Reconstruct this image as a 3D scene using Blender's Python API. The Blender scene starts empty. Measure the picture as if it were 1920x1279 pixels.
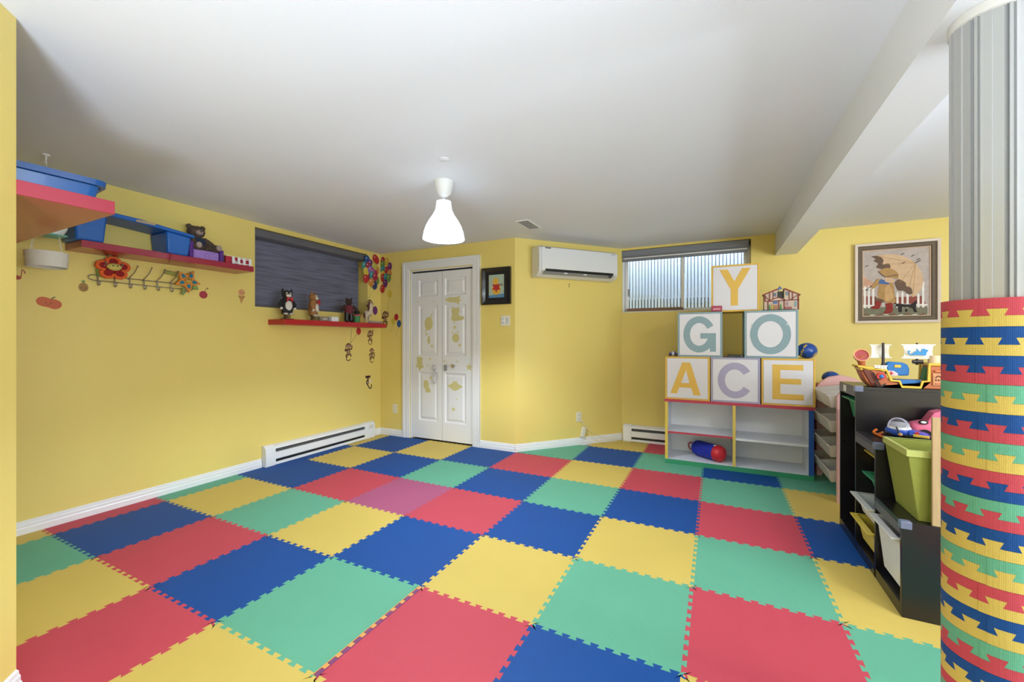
import bpy, bmesh, math, random
from mathutils import Vector, Matrix
random.seed(7)
PI = math.pi
SC = bpy.context.scene
COL = SC.collection

# ------------------------------------------------------------------ camera, world, lights, exposure
# Room frame: x runs along the window wall, y towards it, z up; z = 0 is the top of the foam mats.
cam_d = bpy.data.cameras.new('camera'); cam_d.lens = 14.4; cam_d.sensor_width = 36; cam_d.shift_y = -0.0013
cam_d.clip_start = 0.02
cam = bpy.data.objects.new('camera', cam_d); COL.objects.link(cam)
cam.location = (0, 0, 1.225); cam.rotation_euler = (PI/2, 0, math.radians(26.4))
SC.camera = cam
SC.view_settings.view_transform = 'Standard'; SC.view_settings.look = 'None'
SC.view_settings.gamma = 1; SC.view_settings.exposure = 0.30; SC.view_settings.use_curve_mapping = False
W = bpy.data.worlds.new('overcast_sky'); SC.world = W; W.use_nodes = True
W.node_tree.nodes['Background'].inputs[0].default_value = (0.80, 0.90, 1.0, 1)
W.node_tree.nodes['Background'].inputs[1].default_value = 18

def lamp(name, kind, loc, power, col, size=0.1, rot=(0,0,0)):
    d = bpy.data.lights.new(name, kind); d.energy = power; d.color = col
    if kind == 'AREA': d.shape = 'DISK'; d.size = size
    else: d.shadow_soft_size = size
    o = bpy.data.objects.new(name, d); COL.objects.link(o); o.location = loc; o.rotation_euler = rot
    return o
lamp('pendant_bulb_light', 'POINT', (-1.718, 2.377, 2.035), 118, (0.80, 0.90, 1.0), 0.025)
lamp('side_ceiling_light', 'POINT', (1.55, 1.58, 2.12), 32, (1.0, 0.94, 0.90), 0.07)
o = lamp('added_ceiling_fill', 'SPOT', (-0.45, -0.65, 0.60), 190, (0.78, 0.88, 1.0), 0.25, (PI, 0, 0)); o.data.spot_size = math.radians(152); o.data.spot_blend = 0.45  # unseen spot added behind the camera to brighten the ceiling
o = lamp('added_side_ceiling_fill', 'SPOT', (3.2, 1.8, 0.85), 80, (0.78, 0.88, 1.0), 0.15, (PI, 0, 0)); o.data.spot_size = math.radians(168); o.data.spot_blend = 0.25  # second added spot, out of view, lifts the ceiling beyond the beam
o = lamp('added_side_fill', 'AREA', (4.5, -0.5, 1.15), 260, (0.76, 0.88, 1.0), 1, (0, PI/2+.3, 0)); o.data.shape = 'RECTANGLE'; o.data.size = 1.5; o.data.size_y = 3.4  # soft fill added from the right, where the wall has no window
o = lamp('added_rear_fill', 'AREA', (0.9, -2.9, 1.1), 35, (0.76, 0.88, 1.0), 1, (PI/2+.3, 0, 0)); o.data.shape = 'RECTANGLE'; o.data.size = 3.4; o.data.size_y = 1.5  # weak fill added from behind, no opening in the rear wall

# ------------------------------------------------------------------ helpers
def srgb(h):
    if isinstance(h, str): h = [int(h[i:i+2], 16) for i in (0, 2, 4)]
    r = []
    for c in h[:3]:
        c /= 255
        r.append(c/12.92 if c <= 0.04045 else ((c+0.055)/1.055)**2.4)
    return tuple(r) + (1,)
_M = {}
def mat(key, col='888888', rough=0.5, metal=0, var=0.04, scale=8, bump=0, bscale=200, trans=0, emit=0, spec=0.5, coat=0, vec='Object', stretch=None):
    if key in _M: return _M[key]
    m = bpy.data.materials.new(key); m.use_nodes = True; _M[key] = m
    nt = m.node_tree; N = nt.nodes; L = nt.links; P = N['Principled BSDF']
    c = srgb(col)
    tc = N.new('ShaderNodeTexCoord'); src = tc.outputs[vec]
    if stretch:
        mp = N.new('ShaderNodeMapping'); mp.inputs['Scale'].default_value = stretch
        L.new(src, mp.inputs[0]); src = mp.outputs[0]
    nz = N.new('ShaderNodeTexNoise'); nz.inputs['Scale'].default_value = scale; nz.inputs['Detail'].default_value = 4
    L.new(src, nz.inputs['Vector'])
    mx = N.new('ShaderNodeMix'); mx.data_type = 'RGBA'
    mx.inputs[6].default_value = tuple(max(0, x*(1-var)) for x in c[:3]) + (1,)
    mx.inputs[7].default_value = tuple(min(1, x*(1+var)) for x in c[:3]) + (1,)
    L.new(nz.outputs[0], mx.inputs[0]); L.new(mx.outputs[2], P.inputs['Base Color'])
    P.inputs['Roughness'].default_value = rough; P.inputs['Metallic'].default_value = metal
    P.inputs['Specular IOR Level'].default_value = spec
    if coat: P.inputs['Coat Weight'].default_value = coat; P.inputs['Coat Roughness'].default_value = 0.08
    if trans: P.inputs['Transmission Weight'].default_value = trans
    if emit:
        P.inputs['Emission Color'].default_value = c; P.inputs['Emission Strength'].default_value = emit
    if bump:
        nb = N.new('ShaderNodeTexNoise'); nb.inputs['Scale'].default_value = bscale; nb.inputs['Detail'].default_value = 3
        L.new(tc.outputs[vec], nb.inputs['Vector'])
        bp = N.new('ShaderNodeBump'); bp.inputs['Strength'].default_value = bump; bp.inputs['Distance'].default_value = 0.002
        L.new(nb.outputs[0], bp.inputs['Height']); L.new(bp.outputs[0], P.inputs['Normal'])
    return m

def foam(key, col):
    m = mat(key, col, 0.62, var=0.06, scale=3, spec=0.28)
    nt = m.node_tree; N = nt.nodes; L = nt.links
    tc = [n for n in N if n.type == 'TEX_COORD'][0]
    a = N.new('ShaderNodeTexWave'); a.inputs['Scale'].default_value = 90; a.bands_direction = 'X'
    b = N.new('ShaderNodeTexWave'); b.inputs['Scale'].default_value = 90; b.bands_direction = 'Y'
    c = N.new('ShaderNodeTexWave'); c.inputs['Scale'].default_value = 90; c.bands_direction = 'Z'
    for w in (a, b, c): L.new(tc.outputs['Object'], w.inputs['Vector'])
    s = N.new('ShaderNodeMath'); s.operation = 'ADD'; L.new(a.outputs[1], s.inputs[0]); L.new(b.outputs[1], s.inputs[1])
    s2 = N.new('ShaderNodeMath'); s2.operation = 'ADD'; L.new(s.outputs[0], s2.inputs[0]); L.new(c.outputs[1], s2.inputs[1])
    bp = N.new('ShaderNodeBump'); bp.inputs['Strength'].default_value = 0.25; bp.inputs['Distance'].default_value = 0.001
    L.new(s2.outputs[0], bp.inputs['Height']); L.new(bp.outputs[0], N['Principled BSDF'].inputs['Normal'])
    return m

class MB:
    def __init__(s): s.v = []; s.f = []; s.m = []; s.k = 0; s.M = Matrix.Identity(4)
    def mi(s, k): s.k = k; return s
    def at(s, loc=(0,0,0), rot=(0,0,0)):
        from mathutils import Euler
        s.M = Matrix.Translation(loc) @ Euler(rot).to_matrix().to_4x4(); return s
    def add(s, vs, fs):
        o = len(s.v); s.v += [tuple(s.M @ Vector(p)) for p in vs]
        s.f += [[o+i for i in f] for f in fs]; s.m += [s.k]*len(fs); return s
    def b(s, x0, x1, y0, y1, z0, z1):
        return s.add([(x0,y0,z0),(x1,y0,z0),(x1,y1,z0),(x0,y1,z0),(x0,y0,z1),(x1,y0,z1),(x1,y1,z1),(x0,y1,z1)],
                     [(3,2,1,0),(4,5,6,7),(0,1,5,4),(1,2,6,5),(2,3,7,6),(3,0,4,7)])
    def loft(s, rings, cap0=True, cap1=True, closed=True):
        n = len(rings[0]); vs = [p for r in rings for p in r]; fs = []
        for i in range(len(rings)-1):
            for j in range(n if closed else n-1):
                k = (j+1) % n; fs.append((i*n+j, i*n+k, (i+1)*n+k, (i+1)*n+j))
        if cap0: fs.append(tuple(range(n))[::-1])
        if cap1: fs.append(tuple((len(rings)-1)*n+j for j in range(n)))
        return s.add(vs, fs)
    def lathe(s, prof, c=(0,0,0), n=28, cap0=True, cap1=True, sx=1, sy=1):
        return s.loft([[(c[0]+r*sx*math.cos(2*PI*j/n), c[1]+r*sy*math.sin(2*PI*j/n), c[2]+z) for j in range(n)] for r, z in prof], cap0, cap1)
    def ell(s, c, r, n=16, m=10):
        rr = [(max(0.02, math.sin(PI*i/m)), -math.cos(PI*i/m)) for i in range(m+1)]
        return s.loft([[(c[0]+r[0]*a*math.cos(2*PI*j/n), c[1]+r[1]*a*math.sin(2*PI*j/n), c[2]+r[2]*b) for j in range(n)] for a, b in rr])
    def tube(s, pts, r, n=8, closed=False):
        pts = [Vector(p) for p in pts]; rs = r if isinstance(r, (list, tuple)) else [r]*len(pts); rings = []; up = None
        for i, p in enumerate(pts):
            a = pts[i-1] if i or closed else pts[0]; b_ = pts[(i+1) % len(pts)] if i < len(pts)-1 or closed else pts[-1]
            t = (b_-a).normalized() if (b_-a).length > 1e-9 else Vector((0,0,1))
            if up is None:
                up = t.orthogonal().normalized()
            u = (up - t*up.dot(t)); u = u.normalized() if u.length > 1e-6 else t.orthogonal().normalized(); up = u
            w = t.cross(u)
            rings.append([tuple(p + (u*math.cos(2*PI*j/n)+w*math.sin(2*PI*j/n))*rs[i]) for j in range(n)])
        if closed: rings.append(rings[0]); return s.loft(rings, False, False)
        return s.loft(rings)
    def prism(s, poly, y0, y1):      # outline in x-z, extruded along y (y0 front, y1 back)
        n = len(poly); vs = [(x, y0, z) for x, z in poly] + [(x, y1, z) for x, z in poly]
        return s.add(vs, [tuple(range(n)), tuple(range(2*n-1, n-1, -1))] + [((j+1) % n, j, n+j, n+(j+1) % n) for j in range(n)])
    def prismz(s, poly, z0, z1):     # outline in x-y, extruded along z
        n = len(poly); vs = [(x, y, z0) for x, y in poly] + [(x, y, z1) for x, y in poly]
        return s.add(vs, [tuple(range(n))[::-1], tuple(range(n, 2*n))] + [(j, (j+1) % n, n+(j+1) % n, n+j) for j in range(n)])
    def prismx(s, poly, x0, x1):     # outline in y-z, extruded along x
        n = len(poly); vs = [(x0, y, z) for y, z in poly] + [(x1, y, z) for y, z in poly]
        return s.add(vs, [tuple(range(n))[::-1], tuple(range(n, 2*n))] + [(j, (j+1) % n, n+(j+1) % n, n+j) for j in range(n)])
    def build(s, name, mats, parent=None, bevel=0, smooth=True, loc=None, rz=None, seg=2):
        me = bpy.data.meshes.new(name); me.from_pydata(s.v, [], s.f)
        if not isinstance(mats, (list, tuple)): mats = [mats]
        for m_ in mats: me.materials.append(m_)
        for p, k in zip(me.polygons, s.m): p.material_index = k; p.use_smooth = smooth
        bm = bmesh.new(); bm.from_mesh(me); bmesh.ops.recalc_face_normals(bm, faces=bm.faces); bm.to_mesh(me); bm.free()
        me.validate()
        if smooth: me.set_sharp_from_angle(angle=math.radians(38))
        o = bpy.data.objects.new(name, me); COL.objects.link(o)
        if parent is not None: o.parent = parent
        if loc is not None: o.location = loc
        if rz is not None: o.rotation_euler = (0, 0, rz)
        if bevel:
            md = o.modifiers.new('bevel', 'BEVEL'); md.width = bevel; md.segments = seg; md.limit_method = 'ANGLE'; md.angle_limit = math.radians(40)
        return o

def tag(o, label=None, cat=None, group=None, kind=None):
    if label: o['label'] = label
    if cat: o['category'] = cat
    if group: o['group'] = group
    if kind: o['kind'] = kind
    return o
def thing(name, label, cat, loc=(0,0,0), rz=0, group=None):
    o = bpy.data.objects.new(name, None); COL.objects.link(o); o.location = loc; o.rotation_euler = (0, 0, rz)
    o.empty_display_size = 0.05
    return tag(o, label, cat, group)
def bezier(pts, n=8):      # catmull-rom through points
    P = [Vector(p) for p in pts]; out = []
    for i in range(len(P)-1):
        a = P[max(i-1, 0)]; b = P[i]; c = P[i+1]; d = P[min(i+2, len(P)-1)]
        for k in range(n):
            t = k/n; out.append(tuple(0.5*((2*b)+(c-a)*t+(2*a-5*b+4*c-d)*t*t+(3*b-a-3*c+d)*t**3)))
    out.append(tuple(P[-1])); return out
# 2-D outlines
def circ(cx, cz, r, rz=None, rot=0, n=20):
    rz = rz or r; ca, sa = math.cos(rot), math.sin(rot); o = []
    for j in range(n):
        a = 2*PI*j/n; x, z = r*math.cos(a), rz*math.sin(a); o.append((cx+ca*x-sa*z, cz+sa*x+ca*z))
    return o
def star(cx, cz, r, ri=None, n=5, rot=0):
    ri = ri or r*0.42
    return [(cx+(r if k % 2 == 0 else ri)*math.sin(PI*k/n+rot), cz+(r if k % 2 == 0 else ri)*math.cos(PI*k/n+rot)) for k in range(2*n)]
def stroke(pts, w):
    if len(pts) > 2: pts = [(p[0], p[1]) for p in bezier([(a, b, 0) for a, b in pts], 5)]
    L, R = [], []
    for i, (x, z) in enumerate(pts):
        a = pts[max(i-1, 0)]; b = pts[min(i+1, len(pts)-1)]; dx, dz = b[0]-a[0], b[1]-a[1]; l = math.hypot(dx, dz) or 1
        ww = w[0]+(w[1]-w[0])*i/(len(pts)-1) if isinstance(w, tuple) else w
        L.append((x-dz/l*ww/2, z+dx/l*ww/2)); R.append((x+dz/l*ww/2, z-dx/l*ww/2))
    return L + R[::-1]
def rect(x0, x1, z0, z1): return [(x0,z0),(x1,z0),(x1,z1),(x0,z1)]
def flat(mb, shapes, cols, y=0.0, t=0.0005):      # stacked thin layers towards -y; shapes = [(colour key, outline)]
    for i, (c, poly) in enumerate(shapes):
        mb.mi(cols.index(c)).prism(poly, y-t*(1+i*0.35), y)
def decal(name, label, cat, shapes, loc, rz, group=None, parent=None):
    cols = sorted(set(c for c, _ in shapes)); mb = MB(); flat(mb, shapes, cols)
    o = mb.build(name, [mat('vinyl_'+c, c, 0.55) for c in cols], parent, smooth=False, loc=loc, rz=rz)
    if label: tag(o, label, cat, group)
    return o
RL = PI/2                                   # things on the left wall face +x
XL, YD, YW, ZC = -3.91, 4.02, 5.10, 2.34     # left wall, door wall, window wall, ceiling
CA, CB = (-1.96, 4.02), (-1.03, 5.10)        # ends of the angled wall
RA = math.atan2(CB[1]-CA[1], CB[0]-CA[0])
def ang(u, off=0.0, z=0.0):                 # point on the angled wall, off metres into the room
    return (CA[0]+math.cos(RA)*u+math.sin(RA)*off, CA[1]+math.sin(RA)*u-math.cos(RA)*off, z)

# ------------------------------------------------------------------ structure
M_wall = mat('yellow_wall_paint', 'e6d078', 0.38, var=0.03, scale=1.3, bump=0.25, bscale=160, spec=0.4)
M_ceil = mat('white_ceiling_paint', 'e4e7f0', 0.55, var=0.01, scale=2, bump=0.15, bscale=120)
M_beam = mat('white_beam_paint', 'e6e9f0', 0.5, var=0.01)
M_trim = mat('white_trim_paint', 'e6e6e8', 0.35, var=0.01)
M_door = mat('white_door_paint', 'e4e4e8', 0.4, var=0.01)
M_dark = mat('dark_gap', '141414', 0.9)
M_white = mat('white_plastic', 'e8e8ea', 0.3, var=0.01)
M_black = mat('black_plastic', '101012', 0.4)
def S(name, mb, m, bevel=0, parent=None, smooth=False, loc=None, rz=None):
    o = mb.build(name, m, parent, bevel, smooth, loc=loc, rz=rz)
    if parent is None: o['kind'] = 'structure'
    return o
X1, Y0 = 4.6, -3.0
S('floor', MB().b(-4.2, X1+.2, Y0-.2, 5.4, -0.2, -0.0135), mat('grey_subfloor', '8a8478', 0.7, var=0.1, scale=5))
S('ceiling', MB().b(-4.2, X1+.2, Y0-.2, 5.4, ZC, ZC+.15), M_ceil)
m = MB(); WY0, WY1, WZ0, WZ1 = 2.395, 3.80, 1.54, 2.295
m.b(XL-.3, XL, 0.2, WY0, -.0135, ZC).b(XL-.3, XL, WY1, 5.4, -.0135, ZC).b(XL-.3, XL, WY0, WY1, -.0135, WZ0).b(XL-.3, XL, WY0, WY1, WZ1, ZC)
S('wall_left', m, M_wall)
DX0, DX1, DZ = -3.41, -2.485, 2.08
m = MB().b(XL, DX0, YD, YD+.3, -.0135, ZC).b(DX0, DX1, YD, YD+.3, DZ, ZC)
m.b(DX1, CA[0], YD, YD+.3, -.0135, ZC)
S('wall_door_side', m, M_wall)
S('wall_angled', MB().prismz([CA, CB, (CB[0], YW+.3), (CA[0], YW+.3)], -.0135, ZC), M_wall)
VX0, VX1, VZ0, VZ1 = -1.045, 0.345, 1.555, 2.315
m = MB().b(CB[0], VX0, YW, YW+.3, -.0135, ZC) if VX0 > CB[0] else MB()
m.b(VX0, VX1, YW, YW+.3, -.0135, VZ0).b(VX0, VX1, YW, YW+.3, VZ1, ZC).b(VX1, X1, YW, YW+.3, -.0135, ZC)
S('wall_window_side', m, M_wall)
S('wall_near_left', MB().prismz([(XL-.3, .508), (-2.172, .508), (-1.30, -.273), (-1.30, Y0-.2), (XL-.3, Y0-.2)][::-1], -.0135, ZC), M_wall)
S('wall_right', MB().b(X1, X1+.2, Y0, YW+.3, -.0135, ZC), M_wall)
S('wall_rear', MB().b(-1.3, X1, Y0-.2, Y0, -.0135, ZC), M_wall)
S('ceiling_beam', MB().b(.565, .755, Y0, YW, 2.113, ZC), M_beam)      # boxed ceiling beam
bpy.data.objects['ceiling_beam']['label'] = 'white boxed ceiling beam running from the window wall towards the camera'

def base_prof(mb, L):      # along local x, front -y
    return mb.prismx([(0,-.012),(-.016,-.012),(-.016,.035),(-.012,.042),(-.012,.058),(-.008,.064),(-.007,.076),(0,.082)], 0, L)
def baseboard(n, p, rz, L): S('baseboard_'+n, base_prof(MB(), L), M_trim, loc=(p[0], p[1], 0), rz=rz)
baseboard('left', (XL, .508), RL, 2.452-.508)
baseboard('left_corner', (XL, 3.86), RL, 4.02-3.86)
baseboard('door_left', (XL, YD), 0, .39)
baseboard('door_right', (-2.40, YD), 0, .44)
baseboard('angled', CA, RA, math.hypot(CB[0]-CA[0], CB[1]-CA[1]))
baseboard('window_side', (-.5, YW), 0, 5.0)
baseboard('near_left', (-2.172, .508), math.atan2(.508+.273, -2.172+1.30)+PI-PI+0, 0.0001) if False else None
o = S('baseboard_near', base_prof(MB(), 1.17), M_trim, loc=(-1.30, -.273, 0), rz=math.atan2(.781, -.872))

# ------------------------------------------------------------------ ceiling lights in the room (the pendant is built further down)
def dome(loc, label, on):
    t = thing('ceiling_lamp', label, 'lamp', loc)
    MB().lathe([(.16,0),(.165,-.01),(.16,-.02),(.15,-.022)], n=32).build('base', M_white, t)
    MB().lathe([(.06,-.020),(.06,-.06),(.045,-.062)], n=20).build('socket', M_white, t)
dome((1.55, 1.58, ZC), 'round ceiling lamp to the right of the beam', 1)
# ------------------------------------------------------------------ door
d = bpy.data.objects.new('door_1', None); COL.objects.link(d); d['kind'] = 'structure'; d['label'] = 'white panelled bifold closet door with star stickers'
d.location = (0, YD, 0)
m = MB()
def uframe(x0, x1, zt, w): return [(x0, 0), (x0+w, 0), (x0+w, zt-w), (x1-w, zt-w), (x1-w, 0), (x1, 0), (x1, zt), (x0, zt)]
m.prism(uframe(-3.52, -2.395, 2.19, .10), -.014, 0).prism(uframe(-3.52, -2.395, 2.19, .078), -.019, -.012).prism(uframe(-3.52, -2.395, 2.19, .03), -.026, -.017)
m.build('door_casing', M_trim, d, smooth=False)
MB().b(DX0, DX0+.012, 0, .12, 0, DZ).b(DX1-.012, DX1, 0, .12, 0, DZ).b(DX0, DX1, 0, .12, DZ-.012, DZ).build('door_jamb', M_trim, d)
MB().b(DX0, DX1, .1, .14, -.0135, DZ).build('closet_shadow_board', M_dark, d)
MB().b(DX0+.012, DX1-.012, .02, .05, 2.052, 2.062).build('door_track', M_black, d)
def leaf(x0, x1, px0, px1, rz):
    t = .032; mb = MB(); zs = [(1.751, 1.966), (1.03, 1.643), (.23, .828)]
    yf = .012
    mb.b(x0, px0, yf, yf+t, .015, 2.048).b(px1, x1, yf, yf+t, .015, 2.048)
    for a, b_ in ((.015, .23), (.828, 1.03), (1.643, 1.751), (1.966, 2.048)): mb.b(px0, px1, yf, yf+t, a, b_)
    for a, b_ in zs:
        def rg(i, y): return [(px0+i, y, a+i), (px1-i, y, a+i), (px1-i, y, b_-i), (px0+i, y, b_-i)]
        mb.loft([rg(0, yf), rg(.016, yf+.013), rg(.026, yf+.013), rg(.05, yf+.003)], False, True)
    o = mb.build('door_leaf', M_door, d, smooth=False); return o
lf = leaf(-3.392, -2.940, -3.291, -3.002, 0); rf = leaf(-2.934, -2.500, -2.90, -2.60, 0)
M_clear = mat('clear_plastic', 'f4f4f8', 0.12, trans=0.75)
M_chrome = mat('chrome', 'c8c8cc', 0.12, metal=1)
MB().tube([(-2.76, .012, .915), (-2.76, -.008, .915), (-2.76, -.02, .915), (-2.76, -.033, .915), (-2.76, -.036, .915)], [.012, .009, .019, .021, .012], 18).build('knob', M_chrome, rf)
MB().ell((-3.045, -.005, .888), (.024, .016, .03)).tube([(-3.045, .008, .87), (-3.02, -.012, .82), (-3.0, -.014, .76), (-3.02, -.014, .70), (-3.06, -.012, .71), (-3.055, -.01, .78), (-3.045, -.008, .86)], .006).build('child_lock_strap', M_clear, lf)
MB().b(-2.905, -2.865, -.004, .012, .855, .925).build('child_lock_plate', M_clear, rf, bevel=.004)

# ------------------------------------------------------------------ windows and blinds
w1 = bpy.data.objects.new('window_1', None); COL.objects.link(w1); w1['kind'] = 'structure'; w1['label'] = 'high basement window on the left wall behind a dark blind'
MB().b(XL-.21, XL-.17, WY0, WY1, WZ0, WZ0+.05).b(XL-.21, XL-.17, WY0, WY1, WZ1-.05, WZ1).b(XL-.21, XL-.17, WY0, WY0+.05, WZ0, WZ1).b(XL-.21, XL-.17, WY1-.05, WY1, WZ0, WZ1).build('window_frame', M_trim, w1)
MB().b(XL-.2, XL-.195, WY0, WY1, WZ0, WZ1).build('pane', mat('pane_dim', '303840', .1), w1)
M_blindd = mat('slate_woven_blind', '686a80', 0.75, var=0.75, scale=2.2, stretch=(1, 1.5, 34), vec='Object')
M_cass = mat('charcoal_cassette', '62626a', 0.35, var=.05, scale=3)
b = thing('roller_blind', 'dark slate roller blind fully lowered over the left wall window', 'roller blind', (XL, WY0, WZ1))
Lw = WY1-WY0
MB().b(-.135, -.130, .012, Lw-.03, -.735, -.04).build('blind_fabric', M_blindd, b)
MB().prismx([(0,0)], 0, 0) if False else None
m = MB()
m.M = Matrix.Translation((0,0,0))
prof = [(-.02,-.004),(-.135,-.004),(-.135,-.085),(-.05,-.085),(-.025,-.07),(-.018,-.045)]
n = len(prof); vs = [(x, .004, z) for x, z in prof] + [(x, Lw-.008, z) for x, z in prof]
m.add(vs, [tuple(range(n)), tuple(range(2*n-1, n-1, -1))] + [(j, (j+1) % n, n+(j+1) % n, n+j) for j in range(n)])
m.build('cassette', M_cass, b, bevel=.004)
MB().b(-.142, -.122, .012, Lw-.03, -.752, -.72).build('bottom_bar', M_cass, b, bevel=.004)
MB().b(-.128, -.11, .002, .012, -.752, -.085).build('side_channel', M_black, b)

w2 = bpy.data.objects.new('window_2', None); COL.objects.link(w2); w2['kind'] = 'structure'; w2['label'] = 'white sliding basement window behind the letter blocks'
w2.location = (0, YW, 0)
M_upvc = mat('white_window_vinyl', 'f0f0f4', 0.35, var=.01)
fy = .13
m = MB().b(VX0+.0, VX0+.028, .06, fy+.09, VZ0, VZ1).b(VX1-.03, VX1, fy, fy+.09, VZ0, VZ1).b(VX0, VX1, fy, fy+.09, VZ0, VZ0+.022).b(VX0, VX1, fy, fy+.09, VZ1-.05, VZ1)
m.build('window_frame', M_upvc, w2, bevel=.003)
xm = -.345
def sash(x0, x1, y, nm):
    t = .032
    s_ = MB().b(x0, x0+t, y, y+.03, VZ0+.024, VZ1-.05).b(x1-t, x1, y, y+.03, VZ0+.024, VZ1-.05).b(x0, x1, y, y+.03, VZ0+.024, VZ0+.044).b(x0, x1, y, y+.03, VZ1-.08, VZ1-.05).build(nm, M_upvc, w2, bevel=.003)
    g = MB().b(x0+t, x1-t, y+.013, y+.017, VZ0+.044, VZ1-.08).build('pane', M_glass, s_)
M_glass = bpy.data.materials.new('window_glass'); M_glass.use_nodes = True
nt = M_glass.node_tree; nt.nodes.clear(); out = nt.nodes.new('ShaderNodeOutputMaterial'); mx = nt.nodes.new('ShaderNodeMixShader')
tr = nt.nodes.new('ShaderNodeBsdfTransparent'); gl = nt.nodes.new('ShaderNodeBsdfGlossy'); fr = nt.nodes.new('ShaderNodeFresnel')
gl.inputs['Roughness'].default_value = 0.02; tr.inputs[0].default_value = (.93,.96,.97,1)
nt.links.new(fr.outputs[0], mx.inputs[0]); nt.links.new(tr.outputs[0], mx.inputs[1]); nt.links.new(gl.outputs[0], mx.inputs[2]); nt.links.new(mx.outputs[0], out.inputs[0])
sash(VX0+.03, xm+.02, fy+.045, 'sash'); sash(xm-.02, VX1-.03, fy+.01, 'sash')
MB().b(VX0+.06, VX0+.075, fy+.036, fy+.045, 1.77, 1.86).build('sash_latch', mat('grey_plastic','8c8c90',.4), w2)
M_wood = mat('brown_wood', '8d6a58', 0.6, var=.15, scale=14, stretch=(1,12,12))
o = MB().b(VX0+.055, xm+.0, fy+.0, fy+.022, VZ0+.024, VZ0+.058).build('wooden_security_bar', M_wood, None, bevel=.003, loc=(0, YW, 0))
tag(o, 'brown wooden stick lying in the track of the bright window', 'stick')
M_gcass = mat('grey_blind_fabric', '7b7e88', 0.45, var=.05, scale=3)
b = thing('roller_blind', 'grey roller blind rolled up at the top of the bright window', 'roller blind', (VX0, YW, VZ1))
Lw = VX1-VX0
MB().prismx([(.005,-.004),(.10,-.004),(.10,-.088),(.03,-.088),(.008,-.07)], .006, Lw-.02).build('cassette', M_gcass, b, bevel=.004)
MB().prismx([(.035,-.088),(.055,-.088),(.055,-.102),(.035,-.102)], .03, Lw-.03).build('white_rail', M_white, b)
MB().prismx([(.03,-.102),(.06,-.102),(.06,-.132),(.03,-.132)], .02, Lw-.03).build('bottom_bar', M_gcass, b, bevel=.003)
# fence outside
M_fence = mat('pale_fence_slat', '6b727c', 0.45, var=.16, scale=40, stretch=(1,1,.6))
f = thing('privacy_fence', 'pale grey slatted privacy fence outside the bright window', 'fence', (0, 5.95, 1.3))
m = MB(); x = -2.3
while x < 2.4:
    m.b(x, x+.030, 0, .012, .49, 2.0); x += .042
m.build('slats', M_fence, f)
m = MB(); x = -2.3
while x < 2.4:
    m.b(x, x+.027, -.03, -.02, 0, .50); x += .042
m.build('lower_slats', M_fence, f)
MB().b(-2.3, 2.4, .02, .035, 0, .49).build('lower_backing', mat('dark_fence_backing', '3c4048', .7), f)
MB().b(-2.3, 2.4, .02, .035, .49, 2.0).build('backing_mesh', mat('fence_mesh', '5a616b', .5, var=.3, scale=80), f)
MB().b(-2.3, 2.4, -.02, .018, .485, .50).build('rail', M_fence, f)
S('ground', MB().b(-3, 3, 5.4, 7.5, 1.1, 1.3), mat('pale_bounce_ground', 'ececec', .9, var=.4, scale=60))  # unseen ground, made pale to bounce sky light onto the ceiling
bpy.data.objects['ground']['label'] = 'unseen ground outside the window, whitened to bounce light in'

# ------------------------------------------------------------------ foam floor tiles
FR, FB, FG, FY, FP = 'bf4656', '0c4890', '62aa8e', 'cfb65e', 'a8567a'
FM = {'red': foam('red_foam', FR), 'blue': foam('blue_foam', FB), 'green': foam('green_foam', FG), 'yellow': foam('yellow_foam', FY), 'purple': foam('purple_foam', FP)}
GX = {-5: -4.33, -4: -3.73, -3: -3.123, -2: -2.509, -1: -1.940, 0: -1.305, 1: -.705, 2: -.105, 3: .495, 4: 1.095, 5: 1.695, 6: 2.295}
def gy(j): return 1.618+.6*j
ROWS = {5: 'y r . . . .'.split(), }
G = {}
def row(j, i0, s):
    names = {'r': 'red', 'b': 'blue', 'g': 'green', 'y': 'yellow', 'p': 'purple'}
    for k, c in enumerate(s):
        if c != '.': G[(i0+k, j)] = names[c]
row(5, 0, 'yrgby')
row(4, -1, 'gbgbgr')
row(3, -5, 'ybybryrgyb')
row(2, -5, 'bybgbgbrbg')
row(1, -5, 'bbrprbygyr')
row(0, -5, 'gygybygrgb')
row(-1, -5, 'rbrbgrbygr')
row(-2, -5, 'ygyryybrby')
row(-3, -1, 'bgry')
def edge(p0, p1, n=10, a=.0088):
    (x0, y0), (x1, y1) = p0, p1; L = math.hypot(x1-x0, y1-y0); ux, uy = (x1-x0)/L, (y1-y0)/L; p = L/n; o = [(0, 0), (.12*p, 0), (.12*p, -a)]
    for k in range(n):
        o += [((k+.31)*p, -a), ((k+.19)*p, a), ((k+.81)*p, a), ((k+.69)*p, -a)]
    o += [((n-.12)*p, -a), ((n-.12)*p, 0), (L, 0)]
    return [(x0+ux*s-uy*t, y0+uy*s+ux*t) for s, t in o]
EH = {}; EV = {}
for i in range(-5, 7):
    for j in range(-3, 7):
        if i+1 in GX: EH[(i, j)] = edge((GX[i], gy(j)), (GX[i+1], gy(j)))
        EV[(i, j)] = edge((GX[i], gy(j)), (GX[i], gy(j+1)))
def clip(bm, co, no):
    r = bmesh.ops.bisect_plane(bm, geom=bm.verts[:]+bm.edges[:]+bm.faces[:], plane_co=co, plane_no=no, clear_outer=True)
    es = [e for e in r['geom_cut'] if isinstance(e, bmesh.types.BMEdge)]
    if es: bmesh.ops.contextual_create(bm, geom=es)
labels_seen = {}
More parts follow.
